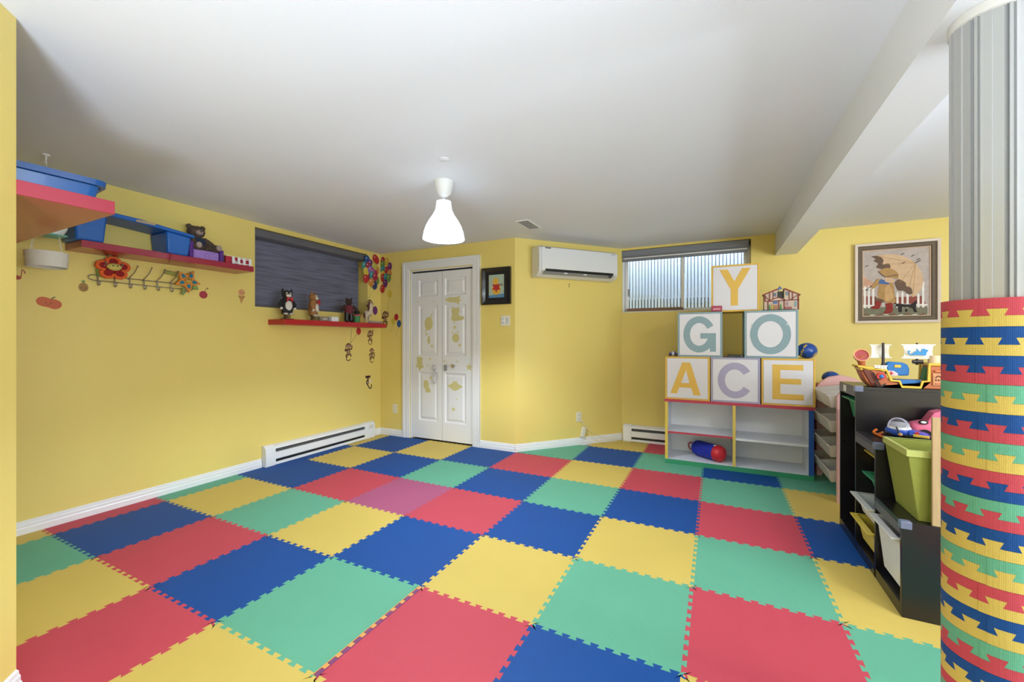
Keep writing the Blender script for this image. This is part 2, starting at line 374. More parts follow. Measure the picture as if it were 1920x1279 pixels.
def tile(i, j, c):
    poly = EH[(i, j)][:-1] + EV[(i+1, j)][:-1] + EH[(i, j+1)][::-1][:-1] + EV[(i, j)][::-1][:-1]
    z = random.uniform(-.0010, 0); ins = .03
    A_, B_, C_, D_ = (GX[i]+ins, gy(j)+ins), (GX[i+1]-ins, gy(j)+ins), (GX[i+1]-ins, gy(j+1)-ins), (GX[i]+ins, gy(j+1)-ins)
    pieces = [[A_, B_, C_, D_], EH[(i, j)] + [B_, A_], EV[(i+1, j)] + [C_, B_], EH[(i, j+1)][::-1] + [D_, C_], EV[(i, j)][::-1] + [A_, D_]]
    cuts = [((XL+.017, 0, 0), (-1, 0, 0)), ((0, YW-.017, 0), (0, 1, 0))]
    nx, ny = -math.sin(RA), math.cos(RA)
    if i <= -2 or (i == -1 and j < 4): cuts.append(((0, YD-(.017 if not -3.5 < (GX[i]+GX[i+1])/2 < -2.4 else -.012), 0), (0, 1, 0)))
    if i in (-2, -1, 0) and j >= 4: cuts.append(((CA[0]-nx*.017, CA[1]-ny*.017, 0), (nx, ny, 0)))
    if i <= -3 and j <= -2: cuts.append(((0, .525, 0), (0, -1, 0)))
    bm = bmesh.new()
    for poly in pieces:
        for co, no in cuts:
            out = []
            for q in range(len(poly)):
                a, b_ = poly[q], poly[(q+1) % len(poly)]
                da = (a[0]-co[0])*no[0]+(a[1]-co[1])*no[1]; db = (b_[0]-co[0])*no[0]+(b_[1]-co[1])*no[1]
                if da <= 0: out.append(a)
                if (da < 0 < db) or (db < 0 < da):
                    t_ = da/(da-db); out.append((a[0]+(b_[0]-a[0])*t_, a[1]+(b_[1]-a[1])*t_))
            poly = out
            if len(poly) < 3: break
        cl = []
        for q in poly:
            if not cl or math.hypot(q[0]-cl[-1][0], q[1]-cl[-1][1]) > 1e-5: cl.append(q)
        if len(cl) > 2 and math.hypot(cl[0][0]-cl[-1][0], cl[0][1]-cl[-1][1]) < 1e-5: cl.pop()
        if len(cl) > 2: bm.faces.new([bm.verts.new((x, y, z)) for x, y in cl])
    bmesh.ops.remove_doubles(bm, verts=bm.verts[:], dist=2e-5)
    if not bm.faces or sum(f_.calc_area() for f_ in bm.faces) < .003: bm.free(); return
    ex = bmesh.ops.extrude_face_region(bm, geom=bm.faces[:])
    for v in [g for g in ex['geom'] if isinstance(g, bmesh.types.BMVert)]: v.co.z = -.0125
    bmesh.ops.recalc_face_normals(bm, faces=bm.faces)
    me = bpy.data.meshes.new('foam_mat_tile'); bm.to_mesh(me); bm.free(); me.materials.append(FM[c])
    o = bpy.data.objects.new('foam_mat_tile', me); COL.objects.link(o)
    nb = {'far': G.get((i, j+1)), 'right': G.get((i+1, j)), 'near': G.get((i, j-1)), 'left': G.get((i-1, j))}
    if i == -5: nb['left'] = 'wall'
    if j == 3 and i <= -2: nb['far'] = 'closet' if i in (-3,) else 'wall'
    if j == 5 or (j == 4 and i == -1): nb['far'] = 'wall'
    s = '%s foam floor tile with %s behind it, %s right, %s in front, %s left' % (c, nb['far'] or 'wall', nb['right'] or 'floor', nb['near'] or 'floor', nb['left'] or 'wall')
    if s in labels_seen: print('DUP TILE', (i, j), labels_seen[s], s)
    labels_seen[s] = (i, j)
    tag(o, s, 'foam tile', 'interlocking foam tiles on the floor', 'thing')
for (i, j), c in sorted(G.items()): tile(i, j, c)
# loose purple and orange edging between the big green tile and the red one
L = .6; p = L/10
def teeth(x0, x1, xs, fr0, fr1):
    o = [(x0, 1.018)]
    for k in range(10): o += [(x0, 1.018+(k+fr0)*p), (x1, 1.018+(k+fr0)*p), (x1, 1.018+(k+fr1)*p), (x0, 1.018+(k+fr1)*p)]
    return o + [(x0, 1.618), (xs, 1.618), (xs, 1.018)]
o = MB().prismz(teeth(-1.303, -1.314, -1.296, .03, .55), -.001, .0016).build('foam_edge_strip', mat('plum_foam', '7a3a6c', .6)); tag(o, 'plum toothed foam edge strip between the large green and red tiles', 'foam strip')
o = MB().prismz(teeth(-1.316, -1.299, -1.319, .60, .98), -.002, .0019).build('foam_edge_strip', mat('orange_foam', 'e09a50', .6)); tag(o, 'orange toothed foam edge strip between the large green and red tiles', 'foam strip')

# ------------------------------------------------------------------ pillar and its foam wrap
PX, PY = .686, 1.587
col = bpy.data.objects.new('support_pillar', None); COL.objects.link(col); col.location = (PX, PY, 0); col['kind'] = 'structure'; col['label'] = 'white fluted pillar under the ceiling beam, lower half wrapped in foam strips'
M_pil = mat('glossy_white_pvc', 'a6a8ac', 0.22, var=.01, coat=.3)
rg = []
NP = 9
pts = []
for k in range(NP):
    a0 = 2*PI*k/NP + .35
    for da, r in ((0, .084), (.02, .0895), (.09, .0895), (.11, .084), (.13, .084), (.155, .0895), (.22, .0885), (.38, .0885), (.40, .086), (.62, .0885), (.64, .084), (.66, .084), (.68, .0895)):
        if da < 2*PI/NP: pts.append((r, a0+da))
rings = [[(r*math.cos(a), r*math.sin(a), z) for r, a in pts] for z in (-.012, 2.10)]
MB().loft(rings).build('shaft', M_pil, col, smooth=False)
MB().lathe([(.088, 2.085), (.0925, 2.088), (.0925, 2.1125), (.088, 2.1125)], n=48).build('top_cap', mat('white_caulk', 'd2d2d2', .7), col)
pairs = 'RY BY BR GY BR GY RB GR BY GY RY BY GR BY RG BY GR BY'.split()
cn = {'R': 'red', 'B': 'blue', 'G': 'green', 'Y': 'yellow'}
ordn = ['first','second','third','fourth','fifth','sixth','seventh','eighth','ninth','tenth','eleventh','twelfth','thirteenth','fourteenth','fifteenth','sixteenth','seventeenth','eighteenth','nineteenth','twentieth'] + ['twenty-'+x for x in ('first','second','third','fourth','fifth','sixth','seventh','eighth','ninth')] + ['thirtieth'] + ['thirty-'+x for x in ('first','second','third','fourth','fifth','sixth')]
HP = .0745; RW = .1045; NT = 11
seq = [c for pr in pairs for c in pr]
def strip(idx):
    top = idx % 2 == 0; c = seq[idx]; zt = 1.333-HP*(idx//2); zb = zt-HP; zm = zt-HP*.50; a = .0092
    ph = -2.35 + (.00, .10, .22, .08, .22, .03)[(idx//2*5+1) % 6] ; p = 2*PI/NT
    off = (.0, .018, -.02, .03, .01)[(idx//2) % 5]
    bm = bmesh.new(); cache = {}
    def V(s, z):
        k = (round(s, 5), round(z, 5))
        if k not in cache:
            r = RW + .0016*(1-s/(2*PI)) ; cache[k] = bm.verts.new((r*math.cos(ph+s), r*math.sin(ph+s), z))
        return cache[k]
    def quad(s0, s1, t0, t1, z0, z1):      # bottom s0..s1 at z0, top t0..t1 at z1
        K = 3
        for q in range(K):
            A = s0+(s1-s0)*q/K; B = s0+(s1-s0)*(q+1)/K; C = t0+(t1-t0)*(q+1)/K; D = t0+(t1-t0)*q/K
            bm.faces.new((V(A, z0), V(B, z0), V(C, z1), V(D, z1)))
    eps = .004
    for k in range(NT):
        b0 = k*p + off*0
        # cells aligned with the tooth roots
        if top:      # teeth hang down: root on zm+a between .69p..1.31p -> use shifted half
            segs = [(b0, b0+.19*p), (b0+.19*p, b0+.81*p), (b0+.81*p, b0+p)]
            for s0, s1 in segs:
                s1 = min(s1, 2*PI-eps)
                if s1 > s0+1e-4: quad(s0, s1, s0, s1, zm+a, zt-.0004)
            s0, s1, t0, t1 = b0, b0+.19*p, b0, b0+.31*p       # right half of a hanging tooth
            quad(t0, t1, s0, s1, zm-a+.0005, zm+a)
            s1 = min(b0+p, 2*PI-eps); quad(b0+.69*p, s1, b0+.81*p, s1, zm-a+.0005, zm+a)
        else:
            segs = [(b0, b0+.31*p), (b0+.31*p, b0+.69*p), (b0+.69*p, b0+p)]
            for s0, s1 in segs:
                s1 = min(s1, 2*PI-eps)
                if s1 > s0+1e-4: quad(s0, s1, s0, s1, zb+.0004, zm-a)
            quad(b0+.31*p, b0+.69*p, b0+.19*p, b0+.81*p, zm-a, zm+a-.0005)
    bmesh.ops.recalc_face_normals(bm, faces=bm.faces)
    for f in bm.faces: f.smooth = True
    if sum(f.normal.dot(Vector((f.calc_center_median().x, f.calc_center_median().y, 0))) for f in bm.faces) < 0:
        bmesh.ops.reverse_faces(bm, faces=bm.faces[:])
    me = bpy.data.meshes.new('foam_border_strip'); bm.to_mesh(me); bm.free(); me.materials.append(FM[cn[c]])
    o = bpy.data.objects.new('foam_border_strip', me); COL.objects.link(o); o.location = (PX, PY, 0)
    md = o.modifiers.new('thick', 'SOLIDIFY'); md.thickness = .011; md.offset = -1; es = o.modifiers.new('split', 'EDGE_SPLIT'); es.split_angle = math.radians(40)
    ab = cn[seq[idx-1]] if idx else None; be = cn[seq[idx+1]] if idx+1 < len(seq) else None
    s = '%s foam strip around the pillar, %s from the top' % (cn[c], ordn[idx])
    s += ', below the %s strip' % ab if ab else ', at the upper rim'
    tag(o, s, 'foam strip', 'foam border strips wrapped around the pillar')
for idx in range(len(seq)): strip(idx)
# ================================================================== things on and around the left wall
M_red = mat('red_lacquer_shelf', '9a1e38', 0.3, var=.02, coat=.3)
M_cherry = mat('red_shelf_paint', 'b01c22', 0.35, var=.02)
def shelf(label, loc, rz, L, m, D=.26, T=.046):
    o = MB().b(0, L, -D, 0, -T, 0).build('wall_shelf', m, None, bevel=.0015, loc=loc, rz=rz); return tag(o, label, 'shelf')
shelf('red floating shelf on the left wall holding the blue bench and teddy bear', (XL, 1.128, 1.869), RL, 1.098, M_red)
shelf('red floating shelf nearest the camera, carrying the large blue bin', (-3.90, .768, 1.782), 0, 1.73, M_red, T=.052) if False else None
o = MB().b(-3.90, -2.170, .508, .768, 1.730, 1.782).build('wall_shelf', M_red, bevel=.0015); tag(o, 'red floating shelf nearest the camera, carrying the large blue bin', 'shelf')
shelf('short red shelf under the dark blind holding small animal figures', (XL, 2.522, 1.421), RL, 1.33, M_cherry, T=.050)

M_blue = mat('blue_bin_plastic', '1a62b4', 0.35, var=.02, coat=.06)
M_bluet = mat('blue_bench_plastic', '1f63b8', 0.38, var=.03)
# big blue bin on the near shelf
t = thing('storage_bin', 'large glossy blue plastic storage bin on the nearest red shelf', 'bin', (-2.75, .69, 1.783), math.radians(-4))
def rr(hx, hy, r, z, n=5):
    o = []
    for cx, cy, a0 in ((hx-r, hy-r, 0), (-hx+r, hy-r, PI/2), (-hx+r, -hy+r, PI), (hx-r, -hy+r, 1.5*PI)):
        for k in range(n+1): o.append((cx+r*math.cos(a0+PI/2*k/n), cy+r*math.sin(a0+PI/2*k/n), z))
    return o
MB().loft([rr(.30, .115, .03, 0), rr(.322, .15, .04, .125), rr(.318, .146, .04, .125), rr(.296, .11, .03, .004)], True, True).build('tub', M_blue, t)
MB().loft([rr(.322, .15, .04, .112), rr(.336, .164, .045, .114), rr(.338, .166, .045, .138), rr(.322, .15, .04, .142), rr(.315, .143, .04, .13)], False, False).build('rim', mat('blue_bin_rim', '15549f', .3), t)
# blue bench (upturned) on the second shelf
t = thing('step_bench', 'blue plastic toy bench with two legs standing on the red wall shelf', 'bench', (-3.775, 1.42, 1.870))
def leg(y0, y1, zt0, zt1):
    return MB().loft([[(-.115, y0+.012, 0), (.112, y0+.012, 0), (.112, y1-.012, 0), (-.115, y1-.012, 0)], [(-.125, y0, zt0), (.125, y0, zt0), (.125, y1, zt1), (-.125, y1, zt1)]])
leg(-.325, -.165, .19, .185).build('leg', M_bluet, t, bevel=.012)
leg(.165, .325, .165, .15).build('leg', M_bluet, t, bevel=.012)
MB().loft([[(-.13, -.34, .195), (.135, -.34, .195), (.135, -.34, .222), (-.13, -.34, .222)], [(-.13, 0, .178), (.14, 0, .178), (.14, 0, .208), (-.13, 0, .208)], [(-.13, .345, .148), (.135, .345, .148), (.135, .345, .17), (-.13, .345, .17)]]).build('seat', M_bluet, t, bevel=.008)
o = MB().b(.141, .1425, -.02, .09, .182, .198).build('label', mat('tan_label', 'b09a7c', .6), t)
o = thing('cable_adapter', 'small black adapter with cable lying on top of the blue bench', 'adapter', (-3.74, 1.55, 2.060))
MB().b(-.03, .03, -.05, .02, 0, .022).build('body', M_black, o, bevel=.003)
MB().tube(bezier([(0, .02, .012), (.02, .06, .012), (.0, .10, .01), (-.02, .13, .008)]), .003).build('cable', M_black, o)
o = MB().tube(bezier([(-3.640, 1.60, 1.874), (-3.636, 1.61, 1.86), (-3.640, 1.602, 1.83), (-3.642, 1.595, 1.80)]), .003).build('cord', mat('dark_red_cord', '7a1420', .6)); tag(o, 'dark red cord hanging over the front of the upper left shelf', 'cord')
# teal tray on the shelf end
# hanging wicker drum
t = thing('hanging_mobile', 'white wicker drum hanging on strings from a ceiling hook', 'mobile', (-3.60, .962, 1.66))
M_wick = mat('white_wicker', 'd8d2c8', .8, var=.12, scale=60, stretch=(1,1,9), bump=.5, bscale=90)
MB().lathe([(.086, 0), (.090, .045), (.092, .09), (.086, .092), (.082, .045), (.080, .002)], n=32, cap0=False, cap1=False).build('drum', M_wick, t)
for k in range(5):
    MB().lathe([(.089, .01+k*.018), (.0935, .017+k*.018), (.0905, .024+k*.018)], n=32, cap0=False, cap1=False).build('band', M_wick, t) if False else None
for k in range(4):
    a = PI/2*k+.5; MB().tube([(.088*math.cos(a), .088*math.sin(a), .09), (.07*math.cos(a), .07*math.sin(a), .19)], .0012, 5).build('string', mat('white_string', 'ececea', .8), t)
m = MB().b(-.07, .07, -.07, .07, .19, .198); m.build('tray', mat('teal_tray', '6fb8ae', .45), t, bevel=.003)
MB().lathe([(.066, .199), (.085, .24), (.088, .28), (.06, .33), (.012, .35)], n=24).build('balloon', mat('white_paper', 'e4e6e4', .6), t)
MB().tube([(0, 0, .35), (0, 0, .60), (-.01, .0, .635)], .0012, 5).build('hanging_string', mat('white_string', 'ececea', .8), t)
t = thing('ceiling_hook', 'small white hook screwed into the ceiling above the big blue bin', 'hook', (-3.61, .962, ZC))
MB().lathe([(.018, 0), (.018, -.006), (.006, -.012)], n=16).build('base', M_white, t)
MB().tube(bezier([(0, 0, -.01), (0, 0, -.03), (-.012, 0, -.045), (-.004, 0, -.056), (.010, 0, -.05)]), .0035).build('hook', M_white, t)
# teddy in purple seat
t = thing('toy_armchair', 'purple storage seat with lilac knit front under the teddy bear', 'toy seat', (-3.775, 1.87, 1.870))
M_purp = mat('purple_felt', '5a2f86', .8); M_lil = mat('lilac_knit', 'a07cc8', .9, var=.5, scale=90, bump=.8, bscale=150)
MB().b(-.12, .10, -.125, -.095, 0, .13).build('side_panel', M_purp, t, bevel=.008)
MB().b(-.12, .10, .095, .125, 0, .10).build('side_panel', M_purp, t, bevel=.008)
MB().b(-.12, .085, -.095, .095, 0, .075).build('seat', M_lil, t, bevel=.008)
MB().b(-.125, -.105, -.125, .125, 0, .15).build('backrest', M_purp, t, bevel=.006)
t = thing('teddy_bear', 'shaggy brown teddy bear in a dark blue shirt sitting on the purple seat', 'teddy bear', (-3.775, 1.855, 1.946))
M_fur = mat('brown_shaggy_fur', '55463a', .95, var=.55, scale=45, bump=1, bscale=60); M_furl = mat('pale_bear_muzzle', 'a08c84', .9, var=.2, scale=50)
m = MB().ell((-.02, 0, .06), (.055, .06, .06)).tube([(-.01, -.04, .10), (.045, -.065, .06), (.07, -.06, .03)], [.024, .024, .022], 10)
m.tube([(-.01, .04, .10), (.04, .07, .06), (.06, .075, .03)], [.024, .024, .022], 10).ell((-.035, 0, .16), (.055, .062, .05)).ell((-.04, -.05, .20), (.018, .02, .02)).ell((-.04, .05, .20), (.018, .02, .02))
m.tube([(0, -.03, .02), (.06, -.05, .022), (.10, -.055, .03)], [.03, .028, .03], 10).tube([(0, .035, .02), (.06, .075, .02), (.10, .09, .03)], [.03, .028, .03], 10)
o = m.build('body', M_fur, t); md = o.modifiers.new('r', 'REMESH'); md.mode = 'VOXEL'; md.voxel_size = .006; md.use_smooth_shade = True
tex = bpy.data.textures.new('fur', 'CLOUDS'); tex.noise_scale = .012
md = o.modifiers.new('d', 'DISPLACE'); md.texture = tex; md.strength = .012; md.texture_coords = 'LOCAL'
MB().ell((.012, 0, .150), (.028, .028, .022)).build('muzzle', M_furl, t)
MB().ell((.038, 0, .156), (.006, .008, .005), 8, 6).build('nose', M_black, t)
MB().ell((-.014, 0, .07), (.058, .064, .045)).build('shirt', mat('navy_shirt', '28324a', .9), t)
for y in (-.055, .09): MB().ell((.122, y, .03), (.012, .022, .024)).build('paw_pad', M_furl, t)
for y in (-.02, .02): MB().ell((.010, y, .175), (.005, .005, .005), 8, 6).build('eye', M_black, t)
# red box with white script letters
t = thing('block_sign', 'red and cream block with white script letters at the end of the shelf', 'sign', (-3.76, 2.12, 1.870))
MB().b(-.10, .075, -.105, .105, 0, .062).build('box', mat('red_box', 'b4283a', .5), t, bevel=.002)
MB().b(-.10, .078, -.107, .107, .062, .070).build('lid', mat('cream_lid', 'e0d4a4', .5), t, bevel=.001)
m = MB()
for yy in (-.055, -.01, .035, .085): m.b(.086, .094, yy-.010, yy+.010, .002, .060)
m.b(.086, .093, -.055, .085, .006, .014).b(.086, .093, .0, .085, .048, .056)
m.tube(bezier([(.094, -.045, .03), (.096, -.02, .008), (.096, .01, .006), (.094, .04, .03), (.092, .02, .045)]), .004, 6)
m.b(.0751, .0865, -.06, -.05, .02, .03)
m.build('script_letters', M_white, t)
t = thing('picture_block', 'small dark photo block between the purple seat and the red sign', 'block', (-3.76, 2.003, 1.870))
MB().b(-.06, .06, -.006, .008, 0, .062).build('block', mat('dark_olive', '4a4636', .6), t)

# hook rack
t = thing('coat_rack', 'long wire coat rack with hooks under the red wall shelf', 'coat rack', (XL, 1.24, 1.60), RL)
M_nick = mat('brushed_nickel', '9a9690', .3, metal=.9)
MB().tube(bezier([(.03, -.022, .078), (.005, -.022, .075), (-.004, -.022, .06), (.012, -.022, .043), (.05, -.022, .040)], 6)+[(.62, -.022, .036), (.64, -.022, .055), (.62, -.022, .074)], .0032).build('frame', M_nick, t)
MB().tube([(.03, -.022, .078), (.62, -.022, .075)], .0032).build('frame_wire', M_nick, t)
for k, x in enumerate((.043, .132, .218, .303, .386, .475, .56)):
    h = MB().tube([(x, -.002, .075), (x, -.026, .085), (x, -.028, .03)], .004)
    h.tube(bezier([(x, -.028, .03), (x, -.032, .008), (x, -.055, .010), (x, -.062, .028)]), .004).ell((x, -.062, .030), (.006, .006, .006), 8, 6)
    h.tube([(x, -.028, .085), (x+.014, -.06, .12), (x+.024, -.085, .165)], .0032).ell((x+.024, -.085, .168), (.0065, .0065, .0065), 8, 6)
    h.build('hook', M_nick, t)
# plush flower and plush star
def plush(name, label, loc, shapes, face, extra):
    t = thing(name, label, 'plush toy', loc, RL)
    for nm, poly, c, y0, y1 in shapes:
        MB().prism(poly, y0, y1).build(nm, mat('felt_'+c, c, .95, var=.15, scale=60, bump=.4), t, bevel=.006, seg=3)
    MB().ell((face[0], -.075, face[1]), (face[2], .02, face[3])).build('face', mat('felt_'+face[4], face[4], .95, var=.15, scale=60), t)
    for sx in (-.3, .3): MB().ell((face[0]+face[2]*sx, -.094, face[1]+.006), (.004, .003, .005), 8, 6).build('eye', M_black, t)
    for nm, pts, r, c in extra: MB().tube(bezier(pts, 5), r, 8).build(nm, mat('felt_'+c, c, .95, var=.2, scale=60), t)
def petal(a, r0, r1, w):
    ca, sa = math.cos(a), math.sin(a); o = [(r0, -w*.4), (r1*.75, -w*.62), (r1, -w*.25), (r1, w*.25), (r1*.75, w*.62), (r0, w*.4)]
    return [(ca*x-sa*z, (sa*x+ca*z)*.85) for x, z in o]
sh = []
for k in range(5):
    a = k*2*PI/5+.35; sh.append(('petal', petal(a, .012, .098, .072), 'd8602a', -.07, -.045)); sh.append(('petal_inner', petal(a, .02, .080, .044), '8a1a1c', -.074, -.06))
plush('flower_plush', 'orange and red plush flower with a smiling face hanging on the coat rack', (XL, 1.354, 1.735), sh, (0, .008, .042, .026, 'c8b860'),
      [('stem', [(-.02, -.045, -.03), (-.06, -.04, -.055), (-.07, -.03, -.02)], .014, '7a9a48'), ('leaf', [(-.01, -.05, .05), (-.02, -.05, .085), (-.005, -.05, .09)], .008, '6a9a48'), ('leaf', [(-.01, -.05, .05), (.02, -.05, .075), (.03, -.05, .08)], .007, '6a9a48')])
sh = []
pts5 = star(0, 0, .098, .050, 5, .5)
sh.append(('body', pts5, 'd88a3a', -.07, -.04))
for k in range(5):
    a = -(2*PI*k/5)+PI/2-.5; ca, sa = math.cos(a), math.sin(a)
    sh.append(('patch', [(ca*x-sa*z, sa*x+ca*z) for x, z in ((.032, -.015), (.064, -.008), (.064, .008), (.032, .015))], '1d7a98', -.076, -.06))
plush('star_plush', 'orange and teal plush star hanging at the right end of the coat rack', (XL, 1.812, 1.705), sh, (0, 0, .024, .022, 'c8a048'),
      [('limb', [(-.03, -.045, .03), (-.09, -.03, .05), (-.14, -.025, .055)], .014, '9a9a50'), ('limb', [(-.02, -.045, -.06), (-.02, -.045, -.09), (-.03, -.04, -.115)], .013, '8a9a58'), ('limb', [(.04, -.05, -.04), (.065, -.05, -.05), (.075, -.05, -.048)], .016, '8aa058')])

# ---------------- decals on the left wall (local x = room y)
def L(name, label, cat, shapes, y, z, group=None): return decal(name, label, cat, shapes, (XL+.0005, y, z), RL, group)
F = lambda cx, cz: [('2a1c18', circ(cx-.012, cz, .003)), ('2a1c18', circ(cx+.012, cz, .003)), ('2a1c18', stroke([(cx-.006, cz-.010), (cx, cz-.012), (cx+.006, cz-.010)], .002))]
pump = [(-.060, .012), (-.048, .032), (-.025, .038), (0, .030), (.03, .024), (.052, .010), (.058, -.012), (.046, -.032), (.022, -.040), (-.005, -.030), (-.03, -.024), (-.052, -.012)]
pump = [(a, b) for a, b, _ in bezier([(x, z, 0) for x, z in pump+pump[:1]], 4)][:-1]
L('pumpkin_decal', 'orange smiling pumpkin sticker low on the left wall', 'wall decal', [('c8643c', pump), ('5c6440', stroke([(.010, .025), (.018, .036), (.028, .040)], .007))] + F(-.004, -.002), 1.056, 1.466)
L('pineapple_decal', 'tan pineapple face sticker with green crown on the left wall', 'wall decal', [('6a8a48', star(0, .034, .016, .006, 5)), ('b08c4e', circ(0, -.005, .026, .032)), ('9a7438', circ(0, -.005, .022, .028))] + F(0, -.010), 1.218, 1.592)
L('music_note_decal', 'red musical note sticker beside the near wall corner', 'wall decal', [('b04838', circ(-.012, -.020, .020, .014)), ('b04838', stroke([(.006, -.016), (.010, .032)], .004)), ('b04838', stroke([(.010, .032), (.020, .022), (.022, .008)], .005))] + [('2a1c18', circ(-.018, -.018, .002)), ('2a1c18', circ(-.006, -.018, .002))], .928, 1.634)
L('cherry_decal', 'single red cherry sticker with a stem on the left wall', 'wall decal', [('a83440', circ(-.008, -.014, .032, .032)), ('6a4a30', stroke([(.004, .012), (.012, .035), (.024, .044)], .004)), ('6a4a30', circ(.024, .044, .006))], 1.966, 1.622)
L('ice_cream_decal', 'small ice cream cone sticker left of the dark blind', 'wall decal', [('c09050', [(-.026, -.006), (.026, -.004), (-.004, -.072)]), ('8c4a30', stroke([(-.028, .002), (0, -.008), (.028, .002)], .008)), ('d49a66', circ(0, .034, .030, .032)), ('6a3a28', circ(-.008, .034, .004)), ('6a3a28', circ(.012, .030, .004))], 2.273, 1.625)

# balloons bunch: one sheet on each side of the corner
BC = {'blue': '1f4f92', 'red': 'b4262e', 'crim': 'a8243c', 'teal': '2c8c90', 'yel': 'd0b840', 'pur': '6a2f74', 'mag': '9a2850', 'lime': 'b8b050', 'lav': '8c6ab0', 'pink': 'a04a90', 'navy': '2a3a6a', 'ora': 'c8843a', 'grn': '6a8c48'}
def balloon(cx, cz, c, r=.044, rz=.054, string=None):
    o = []
    if string: o.append(('8a7a4a', stroke(string, .0022)))
    o += [(BC[c], circ(cx, cz, r, rz)), (BC[c], [(cx-.006, cz-rz-.008), (cx+.006, cz-rz-.008), (cx, cz-rz+.004)])]
    return o
pl = [(3.952,2.247,'red'),(3.955,2.12,'ora'),(3.925,2.07,'mag'),(3.955,1.99,'grn'),(3.82,2.03,'pur'),(3.80,2.06,'mag'),(3.789,2.228,'blue'),(3.743,2.143,'teal'),(3.841,2.187,'pur'),(3.803,2.146,'mag'),(3.908,2.165,'lime'),(3.767,2.077,'yel'),(3.841,2.102,'lav'),(3.875,2.086,'pink'),(3.921,2.263,'red'),(3.864,2.041,'teal'),(3.763,1.985,'red'),(3.937-.02,2.03,'crim'),(3.908,1.92,'navy'),(3.85,1.951,'ora')]
t = thing('balloon_decals', 'bunch of colourful balloon stickers on the left wall beside the dark blind', 'wall decal', (XL+.0005, 3.86, 2.05), RL)
for k, (y, z, c) in enumerate(pl):
    o = MB(); cols = sorted(set([BC[c], 'e6e0dc'])); flat(o, balloon(y-3.86, z-2.05, c)+[('e6e0dc', circ(y-3.86-.012, z-2.05+.018, .006, .010))], cols, y=-.0006*k); o.build('balloon', [mat('vinyl_'+x, x, .5) for x in cols], t, smooth=False)
o = MB(); flat(o, [('8a7a4a', stroke([(-.01, -.15), (-.045, -.31)], .002)), ('8a7a4a', stroke([(.06, -.15), (-.045, -.31)], .002))], ['8a7a4a']); o.build('string', mat('vinyl_8a7a4a', '8a7a4a', .55), t, smooth=False)
t = thing('balloon_decals', 'bunch of colourful balloon stickers on the closet wall at the corner', 'wall decal', (-3.85, YD-.0005, 2.08))
for k, (x, z, c) in enumerate([(-3.868,2.247,'crim'),(-3.80,2.232,'yel'),(-3.750,2.166,'pur'),(-3.868,2.20,'grn'),(-3.81,2.117,'red'),(-3.87,2.137,'teal'),(-3.752,2.076,'ora'),(-3.866,2.07,'yel'),(-3.862,2.03,'red'),(-3.81,2.03,'teal'),(-3.762,2.019,'grn'),(-3.82,1.954,'pur'),(-3.868,1.885,'red')]):
    o = MB(); cols = sorted(set([BC[c], 'e6e0dc'])); flat(o, balloon(x+3.85, z-2.08, c, .038, .054)+[('e6e0dc', circ(x+3.85-.01, z-2.08+.018, .005, .009))], cols, y=-.0006*k); o.build('balloon', [mat('vinyl_'+x_, x_, .5) for x_ in cols], t, smooth=False)
def monkey(s=1, flip=1, arm=1):
    B_, T_ = '5a3828', 'b48a6c'; f = flip; s *= 1.25
    sh = [(B_, stroke([(0, -.04*s), (.03*f*s, -.075*s), (.005*f*s, -.10*s), (-.03*f*s, -.085*s)], .009*s)),
          (B_, stroke([(-.01*s, .02*s), (-.04*s, .0), (-.035*s, .03*s*arm)], .013*s)), (B_, stroke([(.01*s, .02*s), (.04*s, .02*s), (.045*s, .055*s*arm)], .013*s)),
          (B_, stroke([(-.008*s, -.03*s), (-.03*s, -.045*s), (-.02*s, -.07*s)], .014*s)), (B_, stroke([(.008*s, -.03*s), (.028*s, -.04*s), (.03*s, -.06*s)], .014*s)),
          (B_, circ(0, -.008*s, .021*s, .036*s)), (T_, circ(0, -.010*s, .012*s, .024*s)),
          (T_, circ(-.030*s, .052*s, .012*s)), (T_, circ(.030*s, .052*s, .012*s)), (B_, circ(0, .055*s, .030*s, .027*s)), (T_, circ(0, .048*s, .023*s, .019*s)),
          (B_, circ(-.008*s, .054*s, .003*s)), (B_, circ(.008*s, .054*s, .003*s)), (T_, circ(-.035*s, .03*s*arm, .008*s)), (T_, circ(.045*s, .055*s*arm, .008*s))]
    return sh
L('monkey_decal', 'brown monkey sticker dangling below the red balloon under the short shelf', 'wall decal', monkey(.92, -1) + [('8a7a4a', stroke([(.03, .09), (.12, .20)], .002)), ('8a7a4a', stroke([(.03, .09), (.045, .26)], .002))], 3.50, 1.09)
L('balloon_decal', 'single red balloon sticker just below the short red shelf', 'wall decal', balloon(0, 0, 'red', .036, .045), 3.655, 1.330)
L('monkey_decal', 'brown monkey sticker hanging by one arm, upper of the two under the shelf end', 'wall decal', monkey(.78, 1, 1.6), 3.842, 1.262)
L('monkey_decal', 'brown monkey sticker standing with a curled tail, lowest of the full monkeys', 'wall decal', monkey(.80, -1, -.6), 3.868, 1.035)
L('monkey_decal', 'brown monkey sticker peeking above the right end of the short shelf', 'wall decal', monkey(.9, 1, .8), 3.836, 1.640)
L('balloon_decal', 'purple balloon sticker beside the right end of the short shelf', 'wall decal', balloon(0, 0, 'pur', .042, .055), 3.926, 1.600)
L('small_decal', 'small dark tangled sticker lowest on the left wall near the corner', 'wall decal', [('3a1c20', rect(-.05, .03, .055, .085)), ('5a1c28', rect(-.022, .0, -.02, .06)), ('e0d8d8', circ(.03, .01, .018)), ('3a1c20', circ(-.02, .0, .02, .03)), ('c8a8a8', circ(-.018, .0, .009, .014)), ('3a1c20', stroke([(-.02, -.02), (.01, -.07), (.04, -.075), (.05, -.03)], .014))], 3.815, .688)
